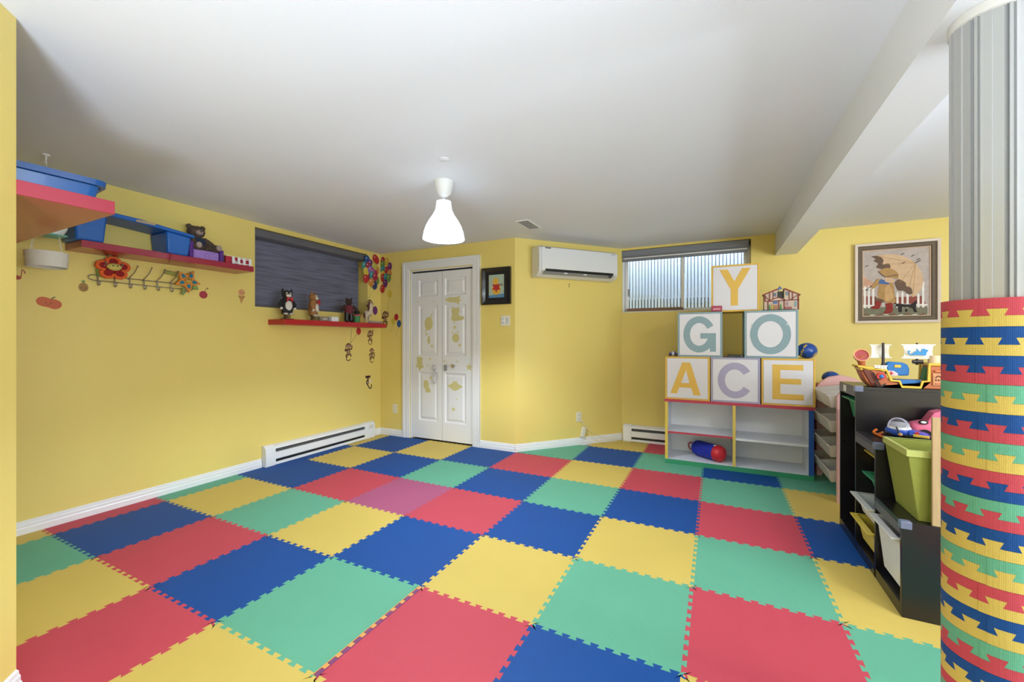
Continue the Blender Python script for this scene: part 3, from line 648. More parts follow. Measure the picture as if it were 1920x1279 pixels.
def Dw(name, label, cat, shapes, x, z, group=None): return decal(name, label, cat, shapes, (x, YD-.0005, z), 0, group)
Dw('balloon_decal', 'faded yellow balloon sticker high on the closet wall', 'wall decal', balloon(0, 0, 'yel', .036, .052, [(0, -.05), (-.04, -.22)]), -3.752, 1.815)
Dw('monkey_decal', 'brown monkey sticker on the closet wall left of the door', 'wall decal', monkey(.92, 1, 1.3), -3.830, 1.50)
Dw('balloon_decal', 'orange-red balloon sticker left of the door casing', 'wall decal', balloon(0, 0, 'red', .034, .043, [(0, -.04), (-.05, -.16)]), -3.641, 1.513)
Dw('balloon_decal', 'dark blue balloon sticker touching the door casing', 'wall decal', balloon(0, 0, 'blue', .034, .046, [(0, -.04), (-.06, -.16)]), -3.597, 1.429)
Dw('balloon_decal', 'yellow balloon sticker between the monkey and the blue balloon', 'wall decal', balloon(0, 0, 'yel', .032, .042, [(0, -.04), (-.05, -.13)]), -3.692, 1.462)

# ---------------- figures on the short shelf (top z = 1.421)
ZS = 1.4212
def bow(parent, x, z, s=1):
    MB().prism([(x, z), (x-.028*s, z+.012*s), (x-.030*s, z-.040*s), (x-.006*s, z-.012*s), (x+.004*s, z-.012*s), (x+.026*s, z-.042*s), (x+.028*s, z+.012*s)], -.062, -.052).build('bow', mat('red_ribbon', 'b8202c', .6), parent, bevel=.002)
def spring_cat(loc, rz, label, fur, cat, stripes):
    t = thing('bobble_figure', label, cat, loc, rz)
    body = mat('figure_fur_'+fur, fur, .75, var=stripes, scale=26, stretch=(1, 1, 5) if stripes > .3 else None); wh = mat('cream_flock', 'd8d2c8', .85)
    MB().lathe([(.062, 0), (.064, .003), (.062, .008), (.02, .010)], n=28, sy=.8).build('base', body, t)
    MB().tube([(.032*math.cos(a*.35), .026*math.sin(a*.35), .010+a*.0008) for a in range(0, 55)], .0035, 6).build('spring', mat('dark_spring', '3a2a24', .4), t)
    m = MB().lathe([(.040, .050), (.052, .058), (.050, .075), (.055, .10), (.058, .14), (.052, .185), (.036, .215), (.02, .22)], n=24, sy=.8)
    m.ell((0, 0, .245), (.048, .042, .040))
    for sx in (-1, 1):
        m.loft([[(sx*.040-.014, -.01, .265), (sx*.040+.014, -.01, .265), (sx*.040+.014, .01, .265), (sx*.040-.014, .01, .265)], [(sx*.042-.002, -.002, .305), (sx*.042+.002, -.002, .305), (sx*.042+.002, .002, .305), (sx*.042-.002, .002, .305)]])
        m.tube([(sx*.045, 0, .19), (sx*.068, -.01, .15), (sx*.064, -.02, .115)], [.016, .016, .014], 10)
    m.build('body', body, t)
    MB().ell((0, -.030, .135), (.036, .022, .055)).build('belly', wh, t)
    MB().ell((0, -.036, .232), (.026, .014, .016)).build('muzzle', wh, t)
    for sx in (-1, 1):
        MB().ell((sx*.017, -.035, .256), (.010, .009, .011)).build('eye', wh, t); MB().ell((sx*.017, -.044, .256), (.005, .004, .006), 8, 6).build('pupil', M_black, t)
        MB().ell((sx*.064, -.024, .108), (.013, .013, .014)).build('paw', wh, t); MB().ell((sx*.026, -.030, .056), (.022, .024, .010)).build('foot', wh, t)
    bow(t, 0, .208)
spring_cat((-3.755, 2.612, ZS), RL-.15, 'black and white spring cat figure with a red bow on the short shelf', '1c1c1e', 'figurine', .2)
spring_cat((-3.755, 2.905, ZS), RL+.55, 'orange striped spring cat figure with a red bow on the short shelf', '9a6a3a', 'figurine', .55)
t = thing('small_box', 'small white box on the short red shelf', 'box', (-3.74, 3.14, ZS), RL)
MB().b(-.045, .045, -.03, .03, 0, .052).build('carton', M_white, t, bevel=.002); MB().b(-.0455, .0455, -.0305, .0305, .040, .0415).build('lid_seam', mat('grey_seam', 'b4b4b4', .5), t)
t = thing('card_holder', 'grey brown card holder left of the small white box', 'holder', (-3.74, 3.02, ZS), RL)
MB().b(-.06, .05, -.02, .03, 0, .046).build('body', mat('taupe_card', '8c7c6c', .6), t, bevel=.004); MB().ell((0, -.021, .024), (.032, .002, .014)).build('oval_badge', mat('silver_badge', 'b4aca4', .4), t)
t = thing('bear_figurine', 'dark bear figurine in a maroon shirt and black trousers', 'figurine', (-3.76, 3.372, ZS), RL-.2)
Mb = mat('dark_brown_fur', '3c2a24', .9, var=.3, scale=40)
MB().lathe([(.044, .10), (.052, .13), (.054, .16), (.040, .195), (.02, .205)], n=20, sy=.8).build('shirt', mat('maroon_shirt', '6a1f2c', .8), t)
m = MB().ell((0, 0, .235), (.038, .036, .036)).ell((-.03, 0, .268), (.013, .010, .013)).ell((.03, 0, .268), (.013, .010, .013)).ell((0, -.03, .226), (.018, .016, .014))
m.tube([(-.045, 0, .185), (-.085, -.02, .165), (-.098, -.03, .14)], [.020, .018, .02], 10).tube([(.045, 0, .185), (.08, -.02, .16), (.085, -.03, .13)], [.020, .018, .02], 10)
m.build('body', Mb, t)
m = MB().tube([(-.024, 0, .11), (-.028, 0, .05), (-.030, -.004, .016)], [.03, .026, .024], 12).tube([(.024, 0, .11), (.028, 0, .05), (.030, -.004, .016)], [.03, .026, .024], 12)
m.ell((-.030, -.014, .012), (.022, .032, .012)).ell((.030, -.014, .012), (.022, .032, .012)).build('trousers', M_black, t)
t = thing('painted_cup', 'green and white cup with a red rim behind the bear figurine', 'cup', (-3.775, 3.50, ZS), RL)
MB().lathe([(.032, 0), (.040, .085), (.037, .085), (.030, .006)], n=24).build('cup', mat('green_leaf_print', '3c8c50', .6, var=.6, scale=40), t)
MB().lathe([(.040, .080), (.044, .088), (.044, .098), (.036, .10)], n=24, cap0=False).build('rim', mat('pink_red_rim', 'b04a54', .5), t)
MB().ell((0, 0, .125), (.034, .032, .028)).build('dark_ball', mat('dark_pompom', '2c2420', .9), t)
t = thing('horse_figurine', 'cream horse figurine with a brown mane at the right end of the shelf', 'figurine', (-3.76, 3.66, ZS), RL+.35)
Mh = mat('cream_horse', 'cfc0a8', .55)
m = MB().tube([(-.045, 0, .012), (-.040, 0, .07), (-.045, 0, .11)], [.008, .011, .026], 10).tube([(-.020, .015, .008), (-.030, .01, .06), (-.035, 0, .10)], [.008, .011, .024], 10)
m.tube([(.030, 0, .012), (.032, 0, .07), (.025, 0, .11)], [.008, .011, .024], 10).tube([(.045, .02, .05), (.05, .015, .08), (.03, .01, .12)], [.007, .010, .022], 10)
m.tube([(-.055, 0, .115), (0, 0, .118), (.04, 0, .13), (.052, 0, .18), (.05, 0, .235), (.075, -.004, .235), (.102, -.008, .205)], [.030, .034, .036, .028, .024, .022, .012], 12)
m.ell((.048, .012, .262), (.006, .005, .012), 8, 6).ell((.048, -.012, .262), (.006, .005, .012), 8, 6)
o = m.build('body', Mh, t); md = o.modifiers.new('r', 'REMESH'); md.mode = 'VOXEL'; md.voxel_size = .004; md.use_smooth_shade = True
MB().tube([(.040, 0, .262), (.026, 0, .225), (.022, 0, .18), (.012, 0, .15)], [.008, .012, .011, .006], 8).build('mane', mat('brown_mane', '5a3424', .8), t)
MB().tube([(-.08, 0, .125), (-.10, 0, .09), (-.095, 0, .05)], [.006, .011, .004], 8).build('tail', mat('brown_mane', '5a3424', .8), t)
MB().b(-.06, .05, -.02, .028, 0, .006).build('base', mat('cream_horse_base', 'b8a888', .6), t, bevel=.002)
t = thing('crayon_rack', 'row of small mauve crayons standing at the right end of the short shelf', 'crayons', (-3.69, 3.715, ZS), RL)
MB().b(-.115, .10, -.008, .008, 0, .010).build('tray', mat('mauve_tray', '7a5c6c', .6), t)
for k in range(10): MB().lathe([(.005, .008), (.005, .028), (.001, .034)], (-.105+k*.022, 0, 0), n=8).build('crayon', mat('mauve_crayon', '9a8a9c', .6), t)

# ---------------- electric baseboard heaters
def heater(label, loc, rz, L, knob):
    t = thing('baseboard_heater', label, 'heater', loc, rz)
    prof = [(0, .006), (0, .195), (-.030, .198), (-.062, .178), (-.066, .160), (-.050, .158), (-.050, .128), (-.068, .126), (-.068, .062), (-.052, .052), (-.052, .030), (-.062, .028), (-.062, .004), (-.02, .004)]
    MB().prismx(prof, .10, L-.16).build('housing', M_white, t)
    MB().prismx([(-.002, .0), (-.002, .200), (-.030, .203), (-.066, .180), (-.072, .120), (-.072, .03), (-.066, .0)], 0, .10).build('end_cap', M_white, t, bevel=.004)
    MB().prismx([(-.002, .0), (-.002, .200), (-.030, .203), (-.066, .180), (-.072, .120), (-.072, .03), (-.066, .0)], L-.16, L).build('junction_cover', M_white, t, bevel=.004)
    MB().b(.10, L-.16, -.054, -.048, .130, .158).build('outlet_slot', M_black, t); MB().b(.10, L-.16, -.056, -.050, .032, .052).build('inlet_slot', M_black, t)
    MB().prismx([(-.060, .140), (-.064, .1425), (-.048, .150), (-.046, .147)], .101, L-.161).build('deflector', mat('grey_metal', '8c8c8e', .4, metal=.4), t)
    if knob: MB().b(L-.10, L-.03, -.0735, -.072, .12, .165).build('badge', mat('cream_badge', 'dcd8cc', .5), t)
heater('long white electric heater on the floor along the left wall', (XL, 2.456, .0), RL, 1.40, True)
heater('white electric heater under the bright window, partly behind the bookcase', (-1.00, YW, .0), 0, 1.5, False)

# ---------------- outlets, switch, cords
M_ivory = mat('ivory_plastic', 'e2dcc8', .4, var=.01)
def outlet(label, loc, rz):
    t = thing('wall_outlet', label, 'outlet', loc, rz)
    MB().b(-.036, .036, -.006, 0, -.058, .058).build('cover_plate', M_ivory, t, bevel=.002)
    for z in (-.022, .022):
        MB().b(-.018, .018, -.009, -.005, z-.015, z+.015).build('receptacle', M_ivory, t, bevel=.002)
        m = MB().b(-.008, -.005, -.0095, -.0088, z-.004, z+.006).b(.005, .008, -.0095, -.0088, z-.004, z+.006); m.build('slot', M_black, t)
outlet('ivory wall outlet low beside the closet door', (-3.662, YD, .345), 0)
outlet('ivory wall outlet on the angled wall with an adapter hanging from it', ang(.81, 0, .322), RA)
t = thing('power_adapter', 'white power adapter hanging below the angled wall outlet', 'adapter', ang(.86, .014, .145), RA)
MB().at((0, 0, 0), (0, .25, 0)).b(-.026, .026, -.020, .010, -.060, .058).build('body', M_ivory, t, bevel=.006)
p0 = (-.04, -.012, .165)
MB().tube(bezier([p0, (-.02, -.03, .13), (0, -.022, .08), (.004, -.012, .055)]), .003, 6).build('lead', M_ivory, t)
MB().tube(bezier([(.010, -.010, .03), (.10, -.015, -.05), (.20, -.03, -.11), (.30, -.06, -.138), (.46, -.03, -.138)]), .0025, 6).build('cord', M_ivory, t)
MB().tube(bezier([(-.03, -.014, .150), (.07, -.02, .03), (.17, -.022, -.045), (.30, -.022, -.095), (.47, -.018, -.115)]), .0022, 6).build('cord', M_ivory, t)
t = thing('light_switch', 'white double switch plate below the small black framed picture', 'switch', (-2.075, YD, 1.435))
MB().b(-.058, .058, -.006, 0, -.058, .058).build('cover_plate', M_ivory, t, bevel=.002)
MB().b(-.046, -.006, -.010, -.005, -.035, .035).build('dimmer', M_white, t, bevel=.002)
MB().b(.010, .046, -.010, -.005, -.035, .035).build('switch_rocker', M_white, t, bevel=.002)
m = MB()
for k in range(4): m.b(.014, .042, -.0108, -.0098, -.028+k*.016, -.022+k*.016)
m.b(-.040, -.012, -.0108, -.0098, .018, .024).b(-.040, -.014, -.0108, -.0098, -.028, -.020); m.build('button', mat('grey_print', '9c9c94', .5), t)
m = MB().prism(circ(0, .012, .006), -.0008, 0).prism(circ(0, -.012, .006), -.0008, 0)
for dz in (.013, -.013):
    o = MB().prism(circ(0, 0, .0065), -.0012, 0).build('screw_hole', mat('drill_hole', '5a4a20', .9), None, smooth=False, loc=ang(.683, .0005, 1.853+dz), rz=RA); tag(o, '%s of two small screw holes in the wall under the air conditioner' % ('upper' if dz > 0 else 'lower'), 'screw hole')

# ---------------- small framed picture (generic stand-in artwork)
t = thing('framed_picture', 'small black framed colourful picture right of the closet door', 'picture', (-2.186, YD, 1.822))
def ring(mb, w, h, b, y0, y1):
    for x0, x1, z0, z1 in ((-w, -w+b, -h, h), (w-b, w, -h, h), (-w+b, w-b, -h, -h+b), (-w+b, w-b, h-b, h)): mb.b(x0, x1, y0, y1, z0, z1)
    return mb
def mitre(w, h, b, y0, y1, y2=None):       # sloped frame
    y2 = y0 if y2 is None else y2
    def r_(i, y): return [(-w+i, y, -h+i), (w-i, y, -h+i), (w-i, y, h-i), (-w+i, y, h-i)]
    return MB().loft([r_(0, y1), r_(0, y0), r_(b*.25, y0), r_(b, y2), r_(b, y1)], False, False)
mitre(.182, .205, .045, -.030, 0, -.014).build('frame', mat('black_frame', '161214', .3, coat=.3), t, smooth=False)
MB().b(-.145, .145, -.008, 0, -.165, .165).build('backing', mat('black_mat', '1a1616', .7), t)
m = MB(); cols = ['a8b8a8', '5a88b0', 'd8a83a', 'b0282c', '7a7a5c']
flat(m, [('a8b8a8', rect(-.096, .096, -.128, .128)), ('5a88b0', [(-.096, -.128), (.096, -.128), (.096, -.088), (-.096, -.100)]), ('d8a83a', circ(.0, -.035, .055, .062)), ('b0282c', star(.0, -.01, .062, .034, 6)), ('d8a83a', circ(-.008, .055, .036, .038)), ('7a7a5c', star(.068, .012, .026, .010, 6))], cols, y=-.0085, t=.0006)
m.build('artwork', [mat('print_'+c, c, .5) for c in cols], t, smooth=False)

# ---------------- glow stickers on the closet door
GL = 'd2c88e'
M_glow = mat('glow_sticker', 'cfc68c', .5, var=.08, scale=30)
def sticker(name, label, x, z, polys, yo=.012):
    m = MB()
    for k, p_ in enumerate(polys): m.prism([(a, b_) for a, b_ in p_], -.0010-.0004*k, 0)
    tag(m.build(name, M_glow, None, smooth=False, loc=(x, YD+yo-.0002, z)), label, 'door sticker', 'glow stickers on the closet door')
RC = .0155  # recessed panel field offset
def rot(poly, a): ca, sa = math.cos(a), math.sin(a); return [(ca*x-sa*z, sa*x+ca*z) for x, z in poly]
sticker('rocket_sticker', 'pale rocket sticker at the top right of the closet door', -2.778, 1.695, [rot([(-.12, 0), (-.06, .03), (.04, .034), (.10, .055), (.085, .015), (.12, 0), (.085, -.015), (.09, -.05), (.03, -.03), (-.06, -.028)], -.08), rot(circ(-.01, 0, .02), 0)])
sticker('planet_sticker', 'big ringed planet sticker on the left door leaf', -3.142, 1.422, [circ(0, 0, .062, .082), rot([(-.13, -.012), (-.05, .014), (.05, .02), (.13, .012), (.05, -.014), (-.05, -.02)], 1.05)], RC)
sticker('astronaut_sticker', 'seated cat astronaut sticker on the right door leaf', -2.744, 1.520, [[(-.065, -.05), (-.05, .0), (-.062, .05), (-.045, .10), (-.03, .08), (.03, .08), (.045, .10), (.055, .04), (.04, .0), (.07, -.02), (.11, -.02), (.12, -.05), (.08, -.07), (-.04, -.075)], circ(0, .04, .035, .03)], RC)
sticker('moon_sticker', 'round cratered moon sticker on the right door leaf', -2.744, 1.246, [circ(0, 0, .050, .055), circ(-.01, .01, .018), circ(.02, -.02, .012)], RC)
sticker('robot_sticker', 'pale alien sticker on the left edge of the left door leaf', -3.276, .930, [[(-.045, .08), (.045, .08), (.04, .0), (.062, -.05), (.03, -.05), (.0, -.09), (-.02, -.05), (-.062, -.045), (-.04, 0)], circ(0, .045, .03, .025)])
sticker('alien_sticker', 'small blob creature sticker below the planet near the child lock', -3.165, .651, [[(-.05, .07), (.0, .08), (.03, .03), (.02, .0), (.055, -.04), (.05, -.075), (-.02, -.07), (-.035, -.03), (-.055, 0)], circ(-.01, .04, .02)], RC)
sticker('ufo_sticker', 'flying saucer sticker on the lower right door panel', -2.754, .674, [[(-.11, 0), (-.06, .028), (-.04, .03), (-.03, .058), (.03, .058), (.04, .03), (.06, .025), (.11, 0), (.06, -.028), (.02, -.05), (-.02, -.055), (-.06, -.028)], circ(0, .03, .025, .018)], RC)
sticker('star_sticker', 'largest star sticker on the right edge of the closet door', -2.556, .905, [star(0, 0, .052, .022)])
sticker('comet_sticker', 'pale comet sticker low in the upper left door panel', -3.142, 1.213, [[(-.02, .0), (-.005, .055), (.015, .06), (.022, 0), (.01, -.045), (-.012, -.03)]], RC)
st = [(-3.311,1.700,.016,'star sticker high at the left edge of the left door leaf',0),(-3.059,1.688,.016,'star sticker high near the middle of the left door leaf',0),(-3.10,1.533,.013,'left of the two tiny stars above the ringed planet',1),(-3.072,1.560,.013,'right of the two tiny stars above the ringed planet',1),
 (-3.175,1.292,.024,'star sticker just below the ringed planet',1),(-3.092,1.146,.028,'star sticker below the comet on the left leaf',1),(-2.765,1.437-.01,.018,'star sticker right below the cat astronaut',1),(-2.76,1.372,.032,'bigger star sticker between astronaut and moon',1),(-2.79,1.312,.016,'tiny star sticker left above the moon',1),(-2.713,1.318,.018,'tiny star sticker right above the moon',1),
 (-2.690,1.160,.026,'star sticker below the moon on the right leaf',1),(-3.118,.989,.022,'star sticker above the child lock strap',0),(-3.158,.908,.018,'star sticker between the alien and the child lock',0),(-2.908,.972,.017,'left of the two tiny stars above the lock plate',0),(-2.872,.948,.014,'right of the two tiny stars above the lock plate',0),(-2.721,.967,.016,'tiny star sticker above the door knob',0),
 (-3.108,.762,.028,'star sticker left of the hanging lock strap',1),(-2.731,.524,.015,'tiny star sticker below the flying saucer',1),(-2.778,.400,.034,'star sticker lowest on the closet door',1)]
for x, z, r, lb, rec in st: sticker('star_sticker', 'pale '+lb, x, z, [star(0, 0, r, r*.42)], RC if rec else .012)

# ---------------- air conditioner on the angled wall
t = thing('air_conditioner', 'white wall-mounted air conditioner with open louvre on the angled wall', 'air conditioner', ang(.20, 0, 1.915), RA)
M_ac = mat('ac_white_gloss', 'dfe0e4', .18, var=.005, coat=.4)
AL = 1.02
MB().prismx([(0, .0), (0, .325), (-.05, .33), (-.17, .322), (-.200, .305), (-.205, .08), (-.200, .055), (-.178, .050), (-.12, .008), (-.06, -.004)], 0.025, AL-.025).build('body', M_ac, t)
for x0, x1 in ((0, .028), (AL-.028, AL)):
    MB().prismx([(0, -.004), (0, .325), (-.05, .33), (-.165, .320), (-.192, .30), (-.197, .09), (-.188, .045), (-.15, .008), (-.06, -.008)], x0, x1).build('end_cap', M_ac, t, bevel=.008, seg=3)
MB().prismx([(-.202, .060), (-.198, .050), (-.182, .047), (-.186, .072), (-.206, .074)], .07, AL-.07).build('outlet_gap', M_black, t)
MB().prismx([(-.199, .047), (-.203, .043), (-.160, .018), (-.150, .022)], .065, AL-.075).build('louvre', mat('grey_louvre', '8f9298', .4), t)
for x in (.30, .55): MB().b(x, x+.04, -.205, -.19, .030, .042).build('louvre_clip', M_ac, t)
MB().tube([(AL-.11, -.190, .038), (AL-.11, -.208, .038)], .018, 16).build('louvre_motor_hub', mat('dark_hub', '3a3a40', .4), t)
m = MB(); px = .07
MG = mat('dark_grey_print', '2c2c30', .5)
for k, w in enumerate((.014, .012, .014, .012, .014)):      # small blurred maker's mark
    m.b(px, px+w-.003, -.2035, -.2005, .292, .304) if k % 2 == 0 else m.b(px, px+w-.003, -.2035, -.2005, .291, .300); px += w
m.build('logo', MG, t)
m = MB()
for k in range(6): m.b(AL-.10+k*.010, AL-.093+k*.010, -.2032, -.2005, .288, .296)
m.build('logo', mat('grey_print', '9c9c94', .5), t)
# ---------------- ceiling vent and pendant
t = thing('ceiling_vent', 'small white slatted vent in the ceiling near the air conditioner', 'vent', (-1.622, 3.625, ZC), 0)
ringv = MB(); w, h = .068, .160
for x0, x1, y0, y1 in ((-w, -w+.014, -h, h), (w-.014, w, -h, h), (-w+.014, w-.014, -h, -h+.014), (-w+.014, w-.014, h-.014, h)): ringv.b(x0, x1, y0, y1, -.006, 0)
ringv.build('frame', M_white, t); MB().b(-w+.01, w-.01, -h+.01, h-.01, -.002, 0).build('duct', mat('dim_duct', '4a4a4a', .8), t)
m = MB()
for k in range(14): m.b(-w+.014, w-.014, -h+.022+k*.0212, -h+.029+k*.0212, -.005, -.0025)
m.build('slats', mat('grey_slat', 'b4b4b4', .5), t)
o = MB().lathe([(.03, 0), (.03, -.004), (.02, -.006)], n=20).build('ceiling_plate', M_ceil, None, loc=(-1.50, 2.08, ZC)); tag(o, 'tiny white blanking plate on the ceiling behind the pendant', 'plate')
t = thing('pendant_lamp', 'white bell shaped pendant lamp glowing under the ceiling', 'lamp', (-1.718, 2.377, ZC))
MB().lathe([(.070, 0), (.069, -.02), (.062, -.05), (.048, -.085), (.026, -.105), (.010, -.112)], n=36).build('canopy', mat('white_canopy', 'dedede', .5, var=.01), t)
MB().tube([(0, 0, -.11), (0, 0, -.19)], .004).build('cord', M_white, t)
MB().lathe([(.020, -.14), (.022, -.175), (.018, -.19)], n=20).build('socket', M_white, t)
ms = bpy.data.materials.new('opal_lampshade'); ms.use_nodes = True; nt = ms.node_tree; P = nt.nodes['Principled BSDF']; P.inputs['Base Color'].default_value = (.86, .87, .88, 1); P.inputs['Roughness'].default_value = .4
trn = nt.nodes.new('ShaderNodeBsdfTranslucent'); trn.inputs[0].default_value = (.82, .84, .86, 1); mxs = nt.nodes.new('ShaderNodeMixShader'); mxs.inputs[0].default_value = .3
nt.links.new(P.outputs[0], mxs.inputs[1]); nt.links.new(trn.outputs[0], mxs.inputs[2]); nt.links.new(mxs.outputs[0], nt.nodes['Material Output'].inputs[0])
prof = [(.010, -.137), (.052, -.140), (.054, -.17), (.058, -.20), (.075, -.235), (.102, -.275), (.124, -.315), (.138, -.355), (.146, -.395), (.148, -.405)]
MB().lathe(prof + [(r-.003, z) for r, z in prof[::-1][:-1]], n=48, cap0=False, cap1=False).build('lamp_shade', ms, t)
me_ = mat('bulb_glow', 'f0f6ff', .3, emit=14, var=0)
MB().lathe([(.008, -.185), (.014, -.19), (.026, -.212), (.029, -.235), (.020, -.258), (.006, -.264)], n=20).build('bulb', me_, t)
# ================================================================== window wall: bookcase, letter blocks, picture
M_case = mat('grey_white_melamine', 'e4e6ec', .4, var=.02)
t = thing('bookcase', 'low white open bookcase with red, yellow, green and blue edges', 'bookcase', (.157, 4.33, 0))
w, D, H = .605, .40, .637
MB().b(-w+.004, -w+.022, .002, D, 0, H-.02).build('side_panel', M_case, t); MB().b(w-.022, w-.004, .002, D, 0, H-.02).build('side_panel', M_case, t)
MB().b(-w-.004, w+.008, .002, D, H-.02, H).build('top_panel', M_case, t); MB().b(-w+.022, w-.022, .012, D, .028, .046).build('bottom_panel', M_case, t)
MB().b(-w+.022, w-.022, D-.012, D-.004, .046, H-.02).build('back_panel', M_case, t)
MB().b(-.010, .010, .006, D-.012, .046, H-.02).build('divider', M_case, t)
MB().b(-w+.022, -.010, .010, D-.012, .300, .318).build('shelf_board', M_case, t); MB().b(.010, w-.022, .008, D-.012, .288, .308).build('shelf_board', M_case, t)
tape = lambda c: mat('edge_tape_'+c, c, .45)
MB().b(-w-.006, w+.010, -.003, .0025, H-.026, H+.001).build('red_edging', tape('b83a50'), t)
MB().b(-w, w+.002, -.003, .0025, 0, .044).build('green_edging', tape('2f8c64'), t)
MB().b(-w, -w+.026, -.002, .0025, .044, H-.026).build('yellow_edging', tape('dcc050'), t)
MB().b(w-.036, w+.002, -.002, .0025, .044, H-.026).build('blue_edging', tape('1a4fa4'), t)
MB().b(-.013, .012, -.001, .006, .044, H-.026).build('divider_edging', tape('d8bc58'), t)
MB().b(-w+.026, -.013, .004, .010, .300, .318).build('shelf_edging', tape('b83a50'), t)
# stuffed bolster
t = thing('stuffed_bolster', 'blue stuffed tube with a red end and strap lying in the bookcase', 'stuffed toy', (-.06, 4.50, .125))
R = Matrix.Rotation(math.radians(-38), 4, 'Z')
def ax(prof, c=28):
    m = MB(); m.M = R; rings = []
    for r, x in prof: rings.append([(x, r*math.cos(2*PI*j/c), r*math.sin(2*PI*j/c)) for j in range(c)])
    return m.loft(rings)
Mbb = mat('royal_blue_cloth', '1626a0', .7, var=.05); Mrr = mat('red_cloth', 'c01c28', .45)
ax([(.040, -.165), (.066, -.150), (.076, -.120), (.077, .090)]).build('tube', Mbb, t)
ax([(.0775, .088), (.078, .10), (.077, .125), (.066, .150), (.040, .163), (.006, .168)]).build('end_cap', Mrr, t)
m = MB(); m.M = R; m.tube(bezier([(-.155, 0, .02), (-.21, .0, .035), (-.25, .01, .0), (-.235, .015, -.04), (-.19, .01, -.03), (-.155, .0, -.01)]), .006, 6).build('strap', mat('red_strap', 'b03038', .7), t)
m = MB(); m.M = R; m.b(.075, .10, -.03, -.005, .0715, .0765).build('tag', M_white, t)

# letter blocks
M_face = mat('block_face_white', 'dcdae2', .45, var=.015)
YEL, TEAL, LAV = 'dfb450', '86a0aa', 'a8a2c0'
def arc(cx, cz, rx, rz, a0, a1, th, n=36):
    o = []; i = []
    for k in range(n+1):
        a = math.radians(a0+(a1-a0)*k/n); o.append((cx+rx*math.cos(a), cz+rz*math.sin(a))); i.append((cx+(rx-th)*math.cos(a), cz+(rz-th)*math.sin(a)))
    return o + i[::-1]
LET = {
 'A': [[(.12,.14),(.27,.14),(.325,.30),(.585,.30),(.64,.14),(.80,.12),(.57,.87),(.39,.87)]],
 'A_hole': [(.365,.40),(.555,.40),(.475,.68)],
 'E': [[(.21,.87),(.78,.87),(.78,.755),(.36,.755),(.36,.575),(.74,.575),(.74,.46),(.36,.46),(.36,.25),(.79,.25),(.79,.13),(.21,.13)]],
 'Y': [[(.18,.90),(.35,.90),(.49,.64),(.65,.91),(.82,.91),(.565,.47),(.565,.13),(.415,.13),(.415,.47)]],
 'C': [arc(.50,.495,.355,.395,32,328,.150)],
 'G': [arc(.49,.505,.355,.405,28,350,.150), [(.52,.53),(.86,.53),(.86,.12),(.73,.12),(.73,.41),(.52,.41)]],
 'O': [arc(.49,.50,.38,.42,0,180,.145), arc(.49,.50,.38,.42,180,360,.145)]}
def block(ch, x0, x1, z0, z1, c, label, D=.37, y=4.33):
    t = thing('letter_block', label, 'block', ((x0+x1)/2, y, z0), 0, 'stacked letter blocks on the bookcase')
    w = (x1-x0)/2; h = z1-z0; Mc = mat('block_colour_'+c, c, .5, var=.02)
    MB().b(-w+.002, w-.002, .004, D, .002, h-.002).build('body', Mc, t, bevel=.003)
    MB().b(-w+.016, w-.018, -.0005, .006, .016, h-.016).build('face', M_face, t, bevel=.003)
    fr = MB()
    for a, b_, c_, d_ in ((-w, -w+.014, 0, h), (w-.016, w, 0, h), (-w+.014, w-.016, 0, .014), (-w+.014, w-.016, h-.014, h)): fr.b(a, b_, .0, .008, c_, d_)
    fr.build('edging', Mc, t, bevel=.002)
    m = MB(); F_ = lambda poly: [(-w+2*w*u, h*v) for u, v in poly]
    if ch == 'A':       # two halves around the counter
        m.prism(F_([(.12,.14),(.27,.14),(.325,.285),(.46,.285),(.46,.39),(.365,.39),(.475,.70),(.475,.87),(.39,.87)]), -.0025, 0)
        m.prism(F_([(.46,.285),(.59,.285),(.64,.12),(.80,.12),(.57,.87),(.475,.87),(.475,.70),(.555,.39),(.46,.39)]), -.0025, 0)
    else:
        for k, poly in enumerate(LET[ch]): m.prism(F_(poly), -.0025+.0001*k, 0)
    m.build('letter_'+ch.lower(), mat('letter_'+c, c, .5, var=.02), t, smooth=False)
    if ch == 'O':
        for u in (.14, .80): MB().ell((-w+2*w*u, -.003, h*.70), (.006, .002, .006), 10, 6).build('screw', mat('bright_screw', 'e0ecec', .2, metal=.6), t)
    if ch == 'G': MB().ell((-w+2*w*.66, -.003, h*.49), (.005, .002, .005), 10, 6).build('screw', mat('bright_screw', 'e0ecec', .2, metal=.6), t)
b0 = .638
block('A', -.446, -.046, b0, b0+.420, YEL, 'letter block with a yellow A, bottom row left')
block('C', -.038, .365, b0, b0+.420, LAV, 'letter block with a lavender C, bottom row middle')
block('E', .374, .776, b0, b0+.420, YEL, 'letter block with a yellow E, bottom row right')
block('G', -.332, .060, b0+.421, b0+.851, TEAL, 'letter block with a teal G, second row left')
block('O', .240, .652, b0+.421, b0+.851, TEAL, 'letter block with a teal O, second row right')
block('Y', -.036, .366, b0+.852, b0+1.298, YEL, 'letter block with a yellow Y, top of the stack', y=4.40)
zb1, zb2 = b0+.4205, b0+.8515
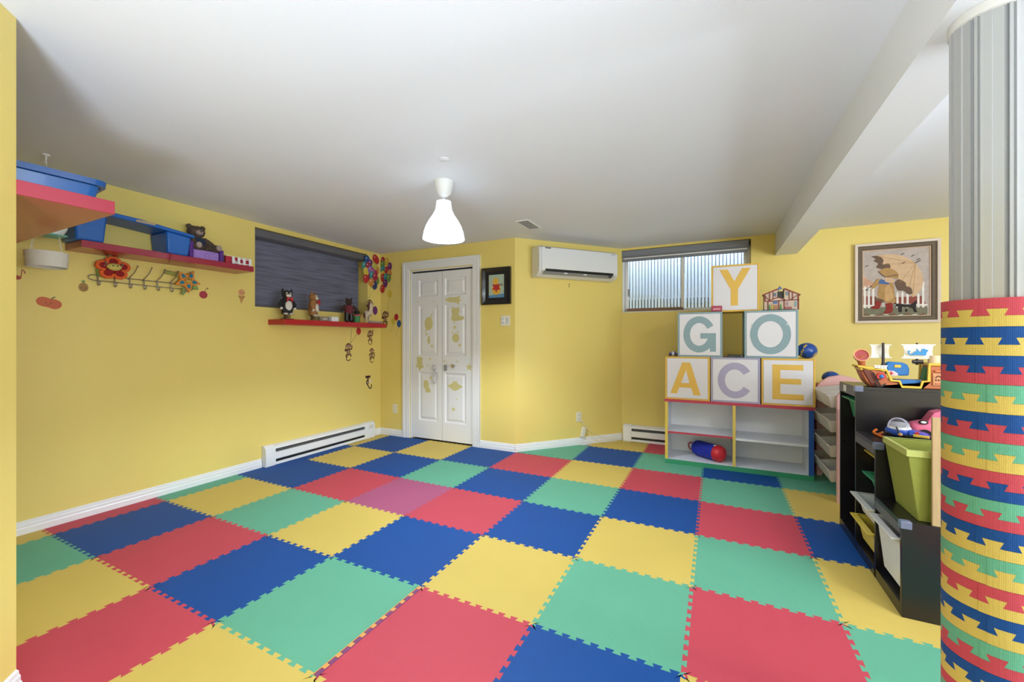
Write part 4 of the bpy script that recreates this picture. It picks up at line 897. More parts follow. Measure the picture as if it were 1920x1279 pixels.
# small things on the blocks
t = thing('toy_car', 'small purple and white toy car on top of the A block', 'toy car', (-.378, 4.40, zb1), 0)
MB().prism([(-.042,.012),(.042,.012),(.044,.030),(.026,.034),(.016,.050),(-.020,.050),(-.030,.034),(-.044,.030)], -.02, .02).build('body', mat('violet_paint', '4a3a86', .3), t, bevel=.003)
MB().b(-.014, .012, -.0215, .0215, .036, .046).build('window', mat('pale_car_window', 'd8dcec', .2), t)
MB().ell((0, -.022, .024), (.010, .002, .008), 8, 6).build('door_badge', M_white, t)
for x in (-.026, .026):
    for y in (-.018, .018): MB().tube([(x, y-.006, .013), (x, y+.006, .013)], .013, 16).build('wheel', M_black, t)
t = thing('media_box', 'flat black box between the G and O blocks', 'box', (.166, 4.44, zb1), 0)
MB().b(-.060, .068, -.08, .08, 0, .024).build('case', mat('black_case', '181a1c', .3), t, bevel=.002); MB().b(-.052, .060, -.0815, -.08, .008, .011).build('seam', mat('green_seam', '1f4a34', .4), t); MB().b(.05, .056, -.0815, -.08, .012, .018).build('button', M_white, t)
t = thing('card_box', 'small red patterned box standing against the Y block', 'box', (.021-.0, 4.312, zb2-.0), 0)
t.location = (.012, 4.366, zb2)
MB().b(-.045, .045, -.03, .03, 0, .056).build('carton', mat('rose_card', 'a83e56', .5, var=.4, scale=70), t, bevel=.002)
MB().b(-.030, .030, -.0312, -.03, .018, .034).build('printed_flourish', mat('pink_print', 'd890a0', .5, var=.3, scale=90), t); MB().b(-.045, .045, -.0305, .0305, .0, .006).build('base_edge', mat('dark_rose', '5a2430', .5), t)
# toy house: half-timbered facade
t = thing('toy_house', 'small half-timbered toy house standing on the O block', 'toy house', (.533, 4.37, zb2), 0)
hx = lambda u: (u-360)/510*.275; hz = lambda v: (470-v)/345*.213
def HP_(pts): return [(hx(u), hz(v)) for u, v in pts]
M_brk = mat('toy_timber_red', '7c2c20', .5); M_cream = mat('toy_plaster', 'c4ae9e', .5)
m = MB(); m.prism(HP_([(112,465),(112,235),(300,160),(300,290),(400,300),(400,155),(585,250),(595,465)]), .0, .012).build('facade', M_cream, t, smooth=False)
MB().b(hx(115), hx(130), .012, .10, 0, hz(240)).b(hx(575), hx(592), .012, .10, 0, hz(255)).build('side_wall', M_brk, t)
MB().b(hx(130), hx(575), .085, .10, 0, hz(300)).build('back_wall', mat('toy_back_wall', '4a2a24', .6), t)
MB().prism(HP_([(100,245),(100,225),(300,150),(300,172)]), -.008, .11).prism(HP_([(400,172),(400,148),(620,248),(620,262)]), -.008, .11).build('roof', mat('toy_roof', '8c3826', .5), t, smooth=False)
MB().prism(HP_([(302,285),(302,190),(400,190),(400,300)]), .03, .05).build('open_attic', M_black, t, smooth=False)
m = MB()
for a, b_, wd in (((190,330),(190,210),10),((240,300),(240,195),8),((125,330),(125,240),12),((125,255),(190,330),8),((200,320),(300,280),10),((300,275),(410,320),10),((120,335),(600,325),10),((465,320),(465,185),8),((510,320),(510,215),10),((480,320),(580,260),8),((590,465),(590,250),14),((395,465),(395,320),10),((320,465),(320,330),9),((165,465),(165,335),10)):
    (u0, v0), (u1, v1) = a, b_; m.prism(stroke([(hx(u0), hz(v0)), (hx(u1), hz(v1))], wd*1.5/510*.275), -.003, .002)
m.build('timber_beams', M_brk, t, smooth=False)
for u0, u1, v0, v1, c in ((248,285,215,265,'5a6a7c'),(418,455,205,255,'6c7c8c'),(240,300,335,375,'4a68a0'),(540,565,350,420,'6a9aa8'),(420,455,350,405,'9a7c90')):
    MB().b(hx(u0), hx(u1), -.004, .002, hz(v1), hz(v0)).build('window', mat('toy_window_'+c, c, .3), t)
MB().b(hx(245), hx(305), -.004, .002, 0, hz(392)).build('door', mat('toy_door', 'a87858', .5), t)
for u, c in ((190,'4a8c50'), (230,'c8a840'), (350,'4c9048')): MB().prism(HP_([(u-14,463),(u+14,463),(u+8,400),(u-2,375),(u-10,400)]), -.006, -.001).build('painted_bush', mat('toy_bush_'+c, c, .6), t, smooth=False)
MB().b(hx(405), hx(500), -.004, .001, 0, hz(420)).build('brick_panel', mat('toy_brick', 'a0605c', .6, var=.4, scale=120), t)
MB().tube([(hx(315), .02, hz(175)), (hx(340), .02, hz(125)), (hx(362), .02, hz(160))], .010, 8).build('roof_ornament', mat('toy_grey_blue', '6c84b4', .4), t)
MB().b(hx(80), hx(540), -.03, .10, 0, .006).build('base', mat('dark_base', '2a2220', .5), t)
# blue and yellow ball
def panel_ball(name, label, c, r, squash=.9):
    t = thing(name, label, 'ball', c)
    MB().ell((0, 0, 0), (r, r, r*squash), 28, 18).build('shell', mat('glossy_blue_ball', '14489c', .3, coat=.3), t)
    return t
t = panel_ball('play_ball', 'blue and yellow ball on the E block against the O block', (.733, 4.45, zb1+.069), .078)
for k, (a, e) in enumerate(((-1.95, .62), (-2.18, -.05), (-2.5, -.62), (-.75, -.5))):
    x, y, z = math.cos(e)*math.cos(a), math.cos(e)*math.sin(a), math.sin(e)
    m = MB(); qd = Vector((x, y, z)).to_track_quat('Z', 'Y'); m.M = Matrix.Translation((x*.0755, y*.0755, z*.068)) @ qd.to_matrix().to_4x4() @ Matrix.Rotation(-.5, 4, 'Z')
    m.ell((0, 0, 0), (.010, .021, .0035), 14, 6).build('yellow_inlay', mat('ball_yellow', 'd0a840', .4), t)
MB().tube([(math.cos(-2.12-e*.28)*.0785*math.cos(e), math.sin(-2.12-e*.28)*.0785*math.cos(e), .0705*math.sin(e)) for e in [k*.1-.9 for k in range(19)]], .0025, 6).build('seam', M_black, t)

# large framed picture: child with umbrella, fence and dog
PW, PH = .3075, .3825
t = thing('framed_picture', 'large cream and taupe framed picture of a girl with an umbrella', 'picture', (1.528, YW, 1.768))
m = mitre(PW, PH, .022, -.040, 0, -.036); m.build('outer_frame', mat('cream_frame', 'd8c8bc', .45, var=.04), t, smooth=False)
o = MB().loft([[(-PW+i, y, -PH+i), (PW-i, y, -PH+i), (PW-i, y, PH-i), (-PW+i, y, PH-i)] for i, y in ((.021, -.035), (.034, -.024), (.052, -.024), (.062, -.012))], False, False).build('inner_frame', mat('taupe_linen', '6e6052', .8, var=.15, scale=50), t, smooth=False)
o = MB().loft([[(-PW+i, y, -PH+i), (PW-i, y, -PH+i), (PW-i, y, PH-i), (-PW+i, y, PH-i)] for i, y in ((.061, -.012), (.062, -.018), (.067, -.018), (.069, -.008))], False, False).build('gold_fillet', mat('pale_gold_fillet', 'd8b89c', .4), t, smooth=False)
def PG(u, v):
    top = 225-(u-245)*.059; return ((u-245)/935*2*PW-PW, PH-(v-top)/(1078-top)*2*PH)
def Q(*p): return [PG(a, b_) for a, b_ in p]
def SQ(p, w): return stroke([PG(a, b_) for a, b_ in p], w/935*2*PW)
def EQ(u, v, ru, rv, rot_=0): x, z = PG(u, v); return circ(x, z, ru/935*2*PW, rv/935*2*PW, rot_)
sm = lambda pts: [(a, b_) for a, b_, _ in bezier([(x, z, 0) for x, z in pts+pts[:1]], 4)][:-1]
SKY, BR, TN, LT, DK, RD, BL, WH, GN, TL = 'b9aca8', '6b5446', 'b08a58', 'd0b090', '2a2424', '8c2a22', '4a68a4', 'e8e4e0', '7a7864', 'c89c84'
sh = [(SKY, rect(-PW+.068, PW-.068, -PH+.068, PH-.068)), (TL, Q((335,560),(470,640),(480,720),(335,700))), (GN, Q((335,905),(1055,905),(1055,1010),(335,1010))), ('8c4a40', Q((335,780),(500,790),(500,880),(335,900))), ('8c4a40', Q((700,800),(1000,790),(1040,880),(700,880)))]
for u in (370, 415, 465, 735, 790, 845, 960, 1010): sh.append((WH, Q((u-12,915),(u-12,(690 if u<600 else 760) if u<900 else (780 if u<1000 else 650)),(u,(665 if u<600 else 735) if u<900 else (755 if u<1000 else 625)),(u+12,(690 if u<600 else 760) if u<900 else (780 if u<1000 else 650)),(u+12,915))))
sh += [(WH, Q((335,690),(480,690),(480,705),(335,705))), (WH, Q((335,880),(480,880),(480,895),(335,895))), (WH, Q((690,870),(1055,880),(1055,895),(690,885))),
 (LT, sm(Q((510,340),(640,330),(780,350),(900,410),(985,520),(1010,620),(985,720),(905,800),(860,740),(760,620),(700,560),(600,470)))),
 (BR, sm(Q((440,350),(520,345),(580,390),(570,440),(640,430),(655,480),(600,500),(560,490),(500,470),(520,430),(470,400),(490,380)))),
 (BR, sm(Q((700,640),(750,605),(820,640),(830,680),(880,700),(895,760),(850,770),(800,730),(740,725))))]
for a, b_ in (((930,430),(760,640)), ((930,430),(860,700)), ((930,430),(900,790)), ((930,430),(620,440)), ((930,430),(520,350))): sh.append((TN, SQ([a, b_], 5)))
sh += [(DK, SQ([(930,430),(985,400)], 9)), (DK, SQ([(560,600),(480,655),(400,700),(385,720),(410,715)], 9)),
 (TN, sm(Q((540,640),(680,640),(700,760),(710,860),(580,850),(515,780)))), (TN, sm(Q((500,600),(540,600),(545,640),(470,700),(440,690)))), ('c8a070', sm(Q((600,700),(640,660),(690,800),(600,840)))),
 (BL, Q((525,620),(560,605),(645,625),(640,660),(530,650))), (TN, sm(Q((520,520),(580,485),(660,485),(740,540),(735,600),(690,590),(600,580),(545,545)))), (BR, SQ([(520,515),(600,575),(690,560),(740,560)], 12)),
 (LT, sm(Q((600,580),(690,600),(690,640),(600,630)))), (BR, sm(Q((490,800),(580,830),(580,860),(500,850)))),
 (RD, sm(Q((490,835),(550,850),(530,920),(450,920),(445,900),(490,880)))), (RD, sm(Q((600,870),(675,865),(680,950),(640,975),(580,970),(610,930)))), (WH, SQ([(575,850),(575,900)], 9)),
 (DK, sm(Q((690,870),(740,870),(850,880),(900,870),(940,840),(930,920),(945,960),(915,960),(890,920),(790,910),(780,960),(750,960),(740,905),(700,900)))), (WH, EQ(705, 885, 10, 7)), (DK, EQ(830, 945, 12, 22))]
for u, v in ((390,455), (900,350), (800,425), (960,390), (790,330)): sh.append((DK, SQ([(u-16,v+8),(u+16,v-8)], 7)))
for k in range(9): sh.append((WH if k % 2 else '8c3a34', SQ([(350+k*78,985+(k%3)*8),(400+k*78,980+(k%2)*10)], 9)))
cols = sorted(set(c for c, _ in sh)); m = MB()
flat(m, sh, cols, y=-.008, t=.0004)
m.build('painted_canvas', [mat('paint_'+c, c, .8, var=.22 if c != DK else .1, scale=24) for c in cols], t, smooth=False)

# ================================================================== pink bin rack, ball behind it
t = thing('toy_rack', 'pink toy rack with four tiers of slanted clear bins behind the black unit', 'toy rack', (.82, 3.85, 0))
M_pink = mat('pale_pink_plastic', 'd8a8a8', .45, var=.02); M_pink_shade = mat('shaded_pink_board', '9a5c78', .6)
def side(y0, nm):
    pl_ = [(0, .05), (0, .80), (.03, .85), (.09, .893), (.175, .912), (.26, .893), (.33, .85), (.36, .80), (.36, .05), (.33, 0), (.30, .05), (.06, .05), (.035, 0), (0, 0)]
    o = MB().prism(pl_, y0, y0+.025).build(nm, M_pink, t, bevel=.006)
    MB().prism([(a*.72+.05, b_*.0+z_) for a, b_, z_ in ((0,0,.80),(.06,0,.845),(.175,0,.872),(.30,0,.845),(.36,0,.80))], y0-.002, y0).build('raised_panel', M_pink, t, bevel=.001)
side(0, 'side_panel'); side(.69, 'side_panel')
MB().tube([(.014, -.004, 0), (.014, -.004, .70)], .016, 12).build('front_post', M_pink, t)
MB().b(.31, .325, .025, .69, .06, .80).build('back_board', M_pink_shade, t)  # pink back in shadow, the shade put into its mauve colour
M_bin = bpy.data.materials.new('frosted_bin'); M_bin.use_nodes = True; nt = M_bin.node_tree; P = nt.nodes['Principled BSDF']; P.inputs['Base Color'].default_value = srgb('f8f5f0'); P.inputs['Roughness'].default_value = .35
trn = nt.nodes.new('ShaderNodeBsdfTranslucent'); trn.inputs[0].default_value = srgb('d8d2c4'); mxs = nt.nodes.new('ShaderNodeMixShader'); mxs.inputs[0].default_value = .5
nt.links.new(P.outputs[0], mxs.inputs[1]); nt.links.new(trn.outputs[0], mxs.inputs[2]); nt.links.new(mxs.outputs[0], nt.nodes['Material Output'].inputs[0])
for r_, z in enumerate((.762, .573, .382, .192)):
    for k in (0, 1):
        y0 = .03+k*.332; y1 = y0+.322
        def ringb(i, zl, zr):      # front x small, slopes up to the back
            return [(-.045+i, y0+i, zl), (.235-i, y0+i, zr), (.235-i, y1-i, zr), (-.045+i, y1-i, zl)]
        o = MB().loft([ringb(.020, z-.060, z-.02), ringb(0, z+.030, z+.075), ringb(.005, z+.030, z+.075), ringb(.024, z-.055, z-.014)], True, True).build('bin', M_bin, t, bevel=.003)
        MB().tube([(-.047, y0, z+.036), (-.047, y1, z+.036)], .006, 8).build('rim', M_bin, o)
    MB().tube([(.04, .02, z-.05), (.04, .70, z-.05)], .008, 8).build('rod', M_pink, t)
t = thing('storage_carton', 'dark maroon box behind the pink toy rack', 'box', (.97, 4.76, 0))
MB().b(-.17, .15, -.13, .13, 0, .80).build('carton', mat('maroon_board', '6e2438', .6), t, bevel=.004); MB().b(-.172, .152, -.132, .132, .765, .805).build('lid', mat('maroon_lid', '7c2a40', .6), t, bevel=.004)
t = panel_ball('play_ball', 'blue ball peeking over the top of the pink toy rack', (.965, 4.74, .805+.063), .070)
MB().lathe([(.0705, -.003), (.0718, 0), (.0705, .003)], n=28).build('seam', M_black, t)

# ================================================================== black stepped storage unit
M_blk = mat('black_laminate', '16141a', .32, var=.1, scale=4, coat=.15); M_edge = mat('black_edge_sheen', '5c5a60', .4)
t = thing('storage_unit', 'black stepped storage unit with pull-out bins beside the pillar', 'storage unit', (.737, 2.385, 0))
D = .44
for y, h in ((0, .420), (.33, .690), (.66, .950), (.99, .950)):
    MB().b(0, D, y-.0, y+.018, 0, h-.018).build('side_panel', M_blk, t, bevel=.001)
for y0, y1, h in ((0, .33, .420), (.33, .66, .690), (.66, 1.008, .950)):
    MB().b(0, D, y0-.0, y1, h-.018, h).build('top_panel', M_blk, t, bevel=.001)
    MB().b(-.001, .017, y0+.018, y1, h-.060, h-.018).build('apron', M_edge, t)  # reflection on the black front edges painted in as grey
MB().b(0, .018, .018, .99, 0, .052).build('plinth', M_blk, t); MB().b(.018, D, .018, .99, .034, .052).build('bottom_panel', M_blk, t)
for y0, y1, h in ((.018, .33, .40), (.348, .66, .67), (.678, .99, .93)): MB().b(D-.008, D, y0, y1, .052, h).build('back_panel', M_blk, t)
for y0, n_ in ((.0, 2), (.33, 4), (.66, 6)):
    for k in range(n_):
        for s_, yy in ((0, y0+.018), (1, y0+.33)):
            MB().b(.012, D-.01, yy if s_ == 0 else yy-.006, yy+.006 if s_ == 0 else yy, .165+k*.130, .172+k*.130).build('runner', M_blk, t)
M_guard = mat('blue_clear_guard', 'a8b4dc', .15, trans=.6)
for y, z in ((0, .42), (.33, .69), (.66, .95)):
    MB().b(-.005, .034, y-.005, y+.0, z-.028, z+.004).b(-.005, 0, y, y+.028, z-.028, z+.004).b(0, .034, y, y+.028, z+.0005, z+.004).build('corner_guard', M_guard, t, bevel=.002)
MB().b(-.0025, -.001, .85, .91, .900, .938).build('paper_label', M_white, t)
def tray(lbl, y, zt, h, m, x=-.004, grp=None):
    o = thing('storage_bin', lbl, 'bin', (.737+x, 2.385+y, zt))
    W_ = .290; Dp = .415-max(x, 0)
    def rg(ix, iy, z, x0=0): return [(x0+ix, -W_/2+iy, z), (Dp-ix, -W_/2+iy, z), (Dp-ix, W_/2-iy, z), (x0+ix, W_/2-iy, z)]
    MB().loft([rg(.045, .022, -h), rg(.020, .010, -.004), rg(.024, .014, -.004), rg(.049, .026, -h+.004)], True, True).build('tub', m, o, bevel=.004)
    MB().loft([rg(.020, .010, -.007), rg(-.008, -.002, -.010), rg(-.010, -.004, 0), rg(.020, .010, 0)], False, False).build('rim', m, o, bevel=.002)
    return o
Mt = {'green': mat('green_tray_plastic', '3f9c74', .35), 'yellow': mat('yellow_tray_plastic', 'd8c24c', .35), 'white': mat('white_tray_plastic', 'dedede', .35)}
tray('green pull-out bin at the top of the tallest column', .835, .86, .13, Mt['green'], .015)
tray('white pull-out bin half hidden in the tallest column', .835, .545, .09, Mt['white'], .10)
tray('yellow pull-out bin, topmost in the middle column', .504, .590, .10, Mt['yellow'], .045)
tray('green pull-out bin, second in the middle column', .504, .465, .10, Mt['green'], .035)
tray('white pull-out bin, third in the middle column', .504, .338, .10, Mt['white'], -.02)
tray('yellow pull-out bin, lowest in the middle column', .504, .213, .13, Mt['yellow'], -.02)
tray('tall white pull-out bin in the lowest column nearest the camera', .174, .335, .25, Mt['white'], -.02)
# green fabric basket on the low step
t = thing('fabric_basket', 'lime green fabric basket on the lowest step of the black unit', 'basket', (.935, 2.552, .4205))
M_lime = mat('lime_fabric', '8c9440', .85, var=.06, scale=40, bump=.3)
def rg(x0, x1, y0, y1, z): return [(x0, y0, z), (x1, y0, z), (x1, y1, z), (x0, y1, z)]
MB().loft([rg(-.13, .14, -.125, .125, 0), rg(-.170, .18, -.138, .145, .31), rg(-.162, .172, -.130, .137, .31), rg(-.122, .132, -.117, .117, .006)], True, True).build('basket', M_lime, t, bevel=.003)
MB().loft([rg(-.1705, .1805, -.1385, .1455, .285), rg(-.1735, .1835, -.1415, .1485, .286), rg(-.1735, .1835, -.1415, .1485, .314), rg(-.161, .171, -.129, .136, .314)], False, False).build('hem', mat('lime_hem', 'b8c070', .85), t)
t = MB().b(.838, .93, 2.388, 2.400, .4205, .890).build('wooden_board', mat('pale_wood', 'b89c74', .6, var=.15, scale=10, stretch=(14,14,1)), None, bevel=.002)
tag(t, 'narrow pale wooden board standing in front of the lime basket by the pillar', 'board')

# ---------------- toys on the middle step (top z = .690)
t = thing('toy_boomerang', 'small orange plastic boomerang on the middle step of the black unit', 'toy', (.812, 2.905, .6905))
M_or = mat('orange_toy_plastic', 'd06a1c', .35)
MB().tube(bezier([(.005, .085, .028), (-.012, .07, .012), (-.004, .01, .008), (.012, -.06, .007)]), [.007]*24+[.006], 8).tube([(-.004, .03, .008), (.022, .05, .020)], .007, 8).build('arm', M_or, t)
t = thing('toy_spacecraft', 'blue and white toy hovercraft with a clear dome on the middle step', 'toy vehicle', (.905, 2.862, .6905), -.45)
Mw = mat('toy_white', 'dcdce4', .3); Mbl = mat('toy_blue', '2450b8', .3); MB_ = M_black
MB().loft([[(-.085, -.032, .022), (.085, -.045, .018), (.085, .045, .018), (-.085, .032, .022)], [(-.080, -.038, .040), (.088, -.050, .034), (.088, .050, .034), (-.080, .038, .040)]]).build('hull', MB_, t, bevel=.006)
MB().ell((-.030, 0, .045), (.058, .044, .036), 20, 12).build('body', Mbl, t)
MB().ell((-.030, 0, .060), (.050, .040, .030), 20, 12).build('body_shell', Mw, t)
MB().loft([[(.01, -.045, .036), (.088, -.048, .030), (.088, .048, .030), (.01, .045, .036)], [(.01, -.035, .062), (.075, -.040, .050), (.075, .040, .050), (.01, .035, .062)]]).build('nose', Mbl, t, bevel=.008)
MB().b(.030, .090, -.0515, -.043, .034, .048).build('yellow_bumper', mat('toy_yellow', 'dcb84c', .35), t, bevel=.003)
MB().prism(star(.045, .052, .012, .006), -.046, -.036).build('red_mark', mat('toy_red', 'c03030', .4), t, smooth=False)
M_dome = mat('clear_dome', 'e8e8f4', .05, trans=.92)
MB().tube([(-.030+.040*math.cos(a), -.030, .070+.050*math.sin(a)) for a in [PI*k/12 for k in range(13)]], .0025, 6).build('canopy_rim', mat('clear_rim', 'b8b8d8', .2), t)
MB().lathe([(.044, 0), (.042, .02), (.034, .036), (.018, .047), (.003, .050)], (-.030, 0, .068), n=24, sy=.85, cap0=False).build('canopy', M_dome, t)
MB().tube([(-.034, -.046, .075), (-.018, -.050, .035)], .004, 6).build('lever', MB_, t); MB().ell((-.018, -.050, .038), (.010, .006, .009), 10, 6).build('lever_knob', mat('tan_knob', 'c09060', .4), t)
MB().b(-.03, .05, -.03, .03, .0, .022).build('undercarriage', mat('silver_plastic', '8c8c94', .25, metal=.6), t, bevel=.004)
t = thing('toy_ramp', 'silver and black toy tray lying in front of the pink car', 'toy', (.880, 2.770, .6905), -.2)
MB().loft([[(-.05, -.035, 0), (.055, -.035, 0), (.055, .035, 0), (-.05, .035, 0)], [(-.040, -.030, .020), (.050, -.030, .014), (.050, .030, .014), (-.040, .030, .020)]]).build('body', mat('dark_silver', '4c4c52', .25, metal=.6), t, bevel=.003)
MB().b(-.03, .052, -.033, -.028, .010, .016).build('bright_rail', mat('bright_silver', 'c8c8cc', .2, metal=.7), t); MB().b(-.02, .045, .00, .006, .016, .021).build('bright_rail', mat('bright_silver', 'c8c8cc', .2, metal=.7), t)
t = thing('toy_car', 'pink toy car with big painted headlight eyes on the middle step', 'toy car', (1.050, 2.960, .6905), -.08)
M_pk = mat('hot_pink_plastic', 'e0688c', .28, coat=.4)
def cs(x, w, z0, z1, s=.75): return [(x, -w, z0), (x, w, z0), (x, w, z0+(z1-z0)*.55), (x, w*s, z1), (x, -w*s, z1), (x, -w, z0+(z1-z0)*.55)]
MB().loft([cs(-.110, .030, .03, .060), cs(-.095, .055, .022, .085), cs(-.05, .062, .020, .098), cs(.0, .062, .020, .100), (cs(.10, .062, .020, .105)), cs(.13, .05, .03, .09)]).build('body', M_pk, t, bevel=.010, seg=3)
MB().loft([cs(-.045, .050, .085, .095, .9), cs(-.015, .052, .09, .150, .8), cs(.015, .052, .09, .160, .8), cs(.09, .050, .09, .158, .8), cs(.115, .046, .09, .11, .9)]).build('cabin', M_pk, t, bevel=.008, seg=3)
MB().prism([(.0, .106), (.012, .146), (.034, .148), (.028, .108)], -.056, -.040).build('window', mat('dark_window', '4a1420', .3), t, bevel=.003)
MB().ell((.075, -.049, .122), (.024, .008, .022), 16, 8).build('window', mat('dark_window', '4a1420', .3), t)
MB().ell((-.058, -.050, .096), (.020, .014, .012), 14, 8).build('eye_rim', M_black, t); MB().ell((-.060, -.060, .097), (.012, .006, .007), 12, 8).build('eye', M_white, t)
for x in (-.055, .075):
    for y in (-.055, .055):
        w_ = MB().tube([(x, y-.012, .030), (x, y+.012, .030)], .030, 20).build('wheel', mat('rubber', '1c1a1c', .7), t); MB().tube([(x, y-.0135, .030), (x, y+.0135, .030)], .015, 14).build('hub_cap', mat('silver_plastic', '8c8c94', .25, metal=.6), w_)
t = thing('toy_boat', 'grey and red toy boat shell in front of the pink car', 'toy', (1.060, 2.800, .6905), -.2)
MB().loft([[(x, -w, z0), (x, w, z0), (x, w*1.6, z1), (x, -w*1.6, z1)] for x, w, z0, z1 in ((-.06, .006, .030, .048), (-.035, .018, .012, .046), (.0, .024, .004, .048), (.06, .024, .002, .050))]).build('hull', mat('grey_hull', '8c8684', .35), t, bevel=.003)
MB().loft([[(x, -w, .047), (x, w, .047), (x, w*.7, z1), (x, -w*.7, z1)] for x, w, z1 in ((-.03, .020, .052), (.0, .030, .068), (.055, .034, .074))]).build('deck', mat('red_white_deck', 'b03040', .3, var=.5, scale=60), t, bevel=.003)

# ================================================================== toy ship on the top step
t = thing('toy_ship', 'toy pirate ship with two white sails on top of the black unit', 'toy ship', (0, 3.11, .9515))
M_hull = mat('terracotta_hull', 'b4643c', .45, var=.12, scale=20); M_y = mat('ship_yellow', 'dcb640', .35); M_hb = mat('ship_brown', '6a2c20', .45); M_sail = mat('ship_sail', 'ece8dc', .5)
hullp = [(.762,.108),(.872,.090),(.893,.034),(.930,.030),(.940,.0),(1.030,.0),(1.040,.034),(1.066,.040),(1.068,.128),(1.150,.128),(1.158,.0),(.815,.0),(.790,.030),(.772,.075)]
MB().prism(hullp, -.045, .060).build('hull', M_hull, t, bevel=.004)
MB().prism([(.752,.118),(.768,.100),(.800,.030),(.818,.0),(.850,.0),(.832,.05),(.815,.100)], -.050, .065).build('bow', M_hb, t, bevel=.006)
rail = [(.750,.118),(.880,.098),(.901,.040),(.936,.038),(.947,.006),(1.026,.006),(1.034,.040),(1.060,.044),(1.062,.138),(1.160,.138)]
def thick(pl_, w): return stroke2(pl_, w)
def stroke2(pts, w):
    Lq, Rq = [], []
    for i, (x, z) in enumerate(pts):
        a = pts[max(i-1, 0)]; b_ = pts[min(i+1, len(pts)-1)]; dx, dz = b_[0]-a[0], b_[1]-a[1]; l = math.hypot(dx, dz) or 1
        Lq.append((x-dz/l*w/2, z+dx/l*w/2)); Rq.append((x+dz/l*w/2, z-dx/l*w/2))
    return Lq + Rq[::-1]
MB().prism(stroke2(rail, .013), -.054, -.040).prism(stroke2(rail, .013), .055, .069).build('gunwale', M_y, t, bevel=.002)
MB().b(1.060, 1.155, -.052, .066, .128, .142).b(.760, .878, -.050, .062, .096, .108).build('deck', M_y, t, bevel=.003)
MB().b(.936, 1.040, -.034, .050, .004, .045).build('cabin_well', mat('ship_blue', '1a6cb4', .35), t, bevel=.003)
MB().prism([(.893,.072),(.893,.136),(.905,.146),(.965,.142),(.988,.130),(.996,.105),(.994,.068),(.960,.066)], .0, .030).build('side_door', mat('ship_blue', '1a6cb4', .35), t, bevel=.006)
MB().b(.928, .958, -.0035, .001, .112, .128).build('handle_hole', M_y, t, bevel=.004)
MB().prism([(.896,.066),(.940,.066),(.942,.078),(.925,.092),(.900,.096)], -.012, .0).build('emblem', mat('white_red_print', 'd8c0c4', .4, var=.5, scale=60), t, smooth=False); MB().prism(star(.912, .080, .012, .005, 4), -.015, -.011).build('emblem', mat('toy_red', 'c03030', .4), t, smooth=False)
MB().tube([(.855, -.058, .062), (.855, -.040, .062)], .020, 20).build('porthole_ring', mat('toy_red', 'c03030', .4), t); MB().ell((.856, -.058, .062), (.011, .006, .011), 14, 8).build('porthole', mat('ship_blue', '1a6cb4', .35), t)
MB().tube([(.780, -.015, .112), (.772, -.022, .150), (.768, -.020, .178)], [.014, .020, .033], 20).build('figurehead_horn', M_hull, t)
m = MB(); m.M = Matrix.Translation((.768, -.040, .180)) @ Matrix.Rotation(PI/2-.35, 4, 'X'); m.lathe([(.030, -.025), (.034, -.01), (.038, .012), (.033, .012), (.030, .004)], n=28, cap1=False).build('horn_cup', mat('horn_orange', 'd89060', .4), t)
m = MB(); m.M = Matrix.Translation((.768, -.040, .180)) @ Matrix.Rotation(PI/2-.35, 4, 'X'); m.lathe([(.0315, .002), (.0310, .0035), (.001, .0035)], n=24).build('horn_inside', mat('deep_red', '9c1418', .4), t)
m = MB()
for k in range(4): m.b(.826+k*.014, .838+k*.014, -.054, -.046, .104, .122)
m.b(.822, .884, -.056, -.044, .120, .126); m.build('railing', M_sail, t, bevel=.001)
MB().tube([(.879, 0, .10), (.879, 0, .115), (.879, 0, .135), (.879, 0, .255)], [.018, .016, .007, .006], 12).build('mast', mat('dark_mast', '2c2426', .45), t)
MB().tube([(1.030, .01, .13), (1.030, .01, .165), (1.030, .01, .255)], [.007, .006, .005], 12).build('mast', mat('dark_mast', '2c2426', .45), t)
MB().tube([(1.008, .0, .148), (1.052, .0, .148)], .011, 14).build('cannon', mat('dark_mast', '2c2426', .45), t)
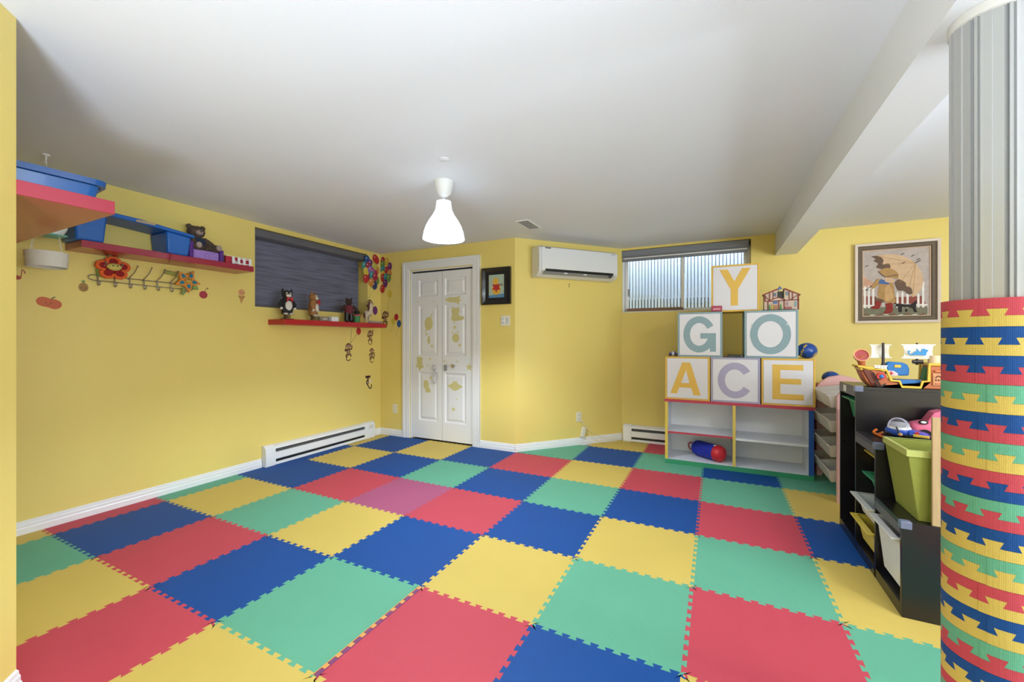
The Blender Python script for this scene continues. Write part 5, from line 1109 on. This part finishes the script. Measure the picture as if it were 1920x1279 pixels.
def sail(x0, x1, zb, zt, bul, y, nm='sail'):
    nx_, nz_ = 10, 6; vs = []; fs = []
    for side_ in (0, 1):
        for j in range(nz_+1):
            for i in range(nx_+1):
                u = i/nx_; v = j/nz_; wz = 1-.10*math.sin(PI*v); xm_ = (x0+x1)/2
                vs.append((xm_+(x0-xm_+(x1-x0)*u)*wz, y-bul*math.sin(PI*u)*math.sin(PI*v)*1+side_*.003, zb+(zt-zb)*v))
    n0 = (nx_+1)*(nz_+1)
    for s_ in (0, 1):
        for j in range(nz_):
            for i in range(nx_): a = s_*n0+j*(nx_+1)+i; fs.append((a, a+1, a+nx_+2, a+nx_+1))
    m = MB().add(vs, fs); m.tube([(x0-.008, y, zt), (x1+.008, y, zt)], .0035, 8).tube([(x0-.008, y, zb), (x1+.008, y, zb)], .0035, 8); return m.build(nm, M_sail, t)
sail(.826, .912, .168, .242, -.012, .012)
sail(.964, 1.096, .168, .244, .014, -.006)
sx = lambda u: .953+(u-1040)/650*.153; sz = lambda v: .244-(v-260)/235*.078
MB().prism([(sx(u), sz(v)) for u, v in ((1150,370),(1180,355),(1215,365),(1190,375),(1180,395),(1200,420),(1240,410),(1290,365),(1330,370),(1310,305),(1370,370),(1400,380),(1410,330),(1450,318),(1480,335),(1535,350),(1500,380),(1480,440),(1420,440),(1380,425),(1340,440),(1300,430),(1250,440),(1195,435),(1160,410))], -.0235, -.0215).build('sail_emblem', mat('sail_blue', '2c84c0', .45), t, smooth=False)
m = MB().tube(bezier([(.818, -.056, .085), (.826, -.060, .060), (.842, -.060, .025), (.850, -.060, .010)]), .0035, 6)
m.tube(bezier([(.826, -.060, .022), (.836, -.062, .006), (.855, -.062, .006), (.872, -.062, .022)]), .0045, 6).tube([(.832, -.061, .040), (.852, -.061, .048)], .003, 6); m.build('anchor', mat('dark_mast', '2c2426', .45), t)
MB().b(1.075, 1.128, -.052, -.044, .020, .090).build('stern_panel', mat('pale_terracotta', 'c88c60', .5), t, bevel=.003)
m = MB()
for k in range(3): m.tube([(1.088+k*.011, -.0535, .046), (1.088+k*.011, -.0535, .054)], .0025, 6)
m.tube(bezier([(1.086, -.0535, .062), (1.099, -.0535, .074), (1.112, -.0535, .062)]), .002, 6).build('carving', mat('dark_carving', '4a2418', .6), t)
MB().b(1.085, 1.118, -.0545, -.051, .026, .034).build('carved_step', M_hull, t); MB().b(1.082, 1.122, -.060, -.050, .094, .104).build('stern_awning', mat('horn_orange2', 'd0783a', .4), t, bevel=.002)
MB().tube([(1.10, .0, .14), (1.10, .0, .185)], [.028, .024], 16).build('crow_nest', mat('beige_nest', 'd8c0a0', .5), t)
MB().prism([(1.048,.045),(1.066,.045),(1.068,.11),(1.060,.12)], -.02, .03).build('green_hatch', mat('green_hatch', '3a7a40', .5), t, smooth=False)
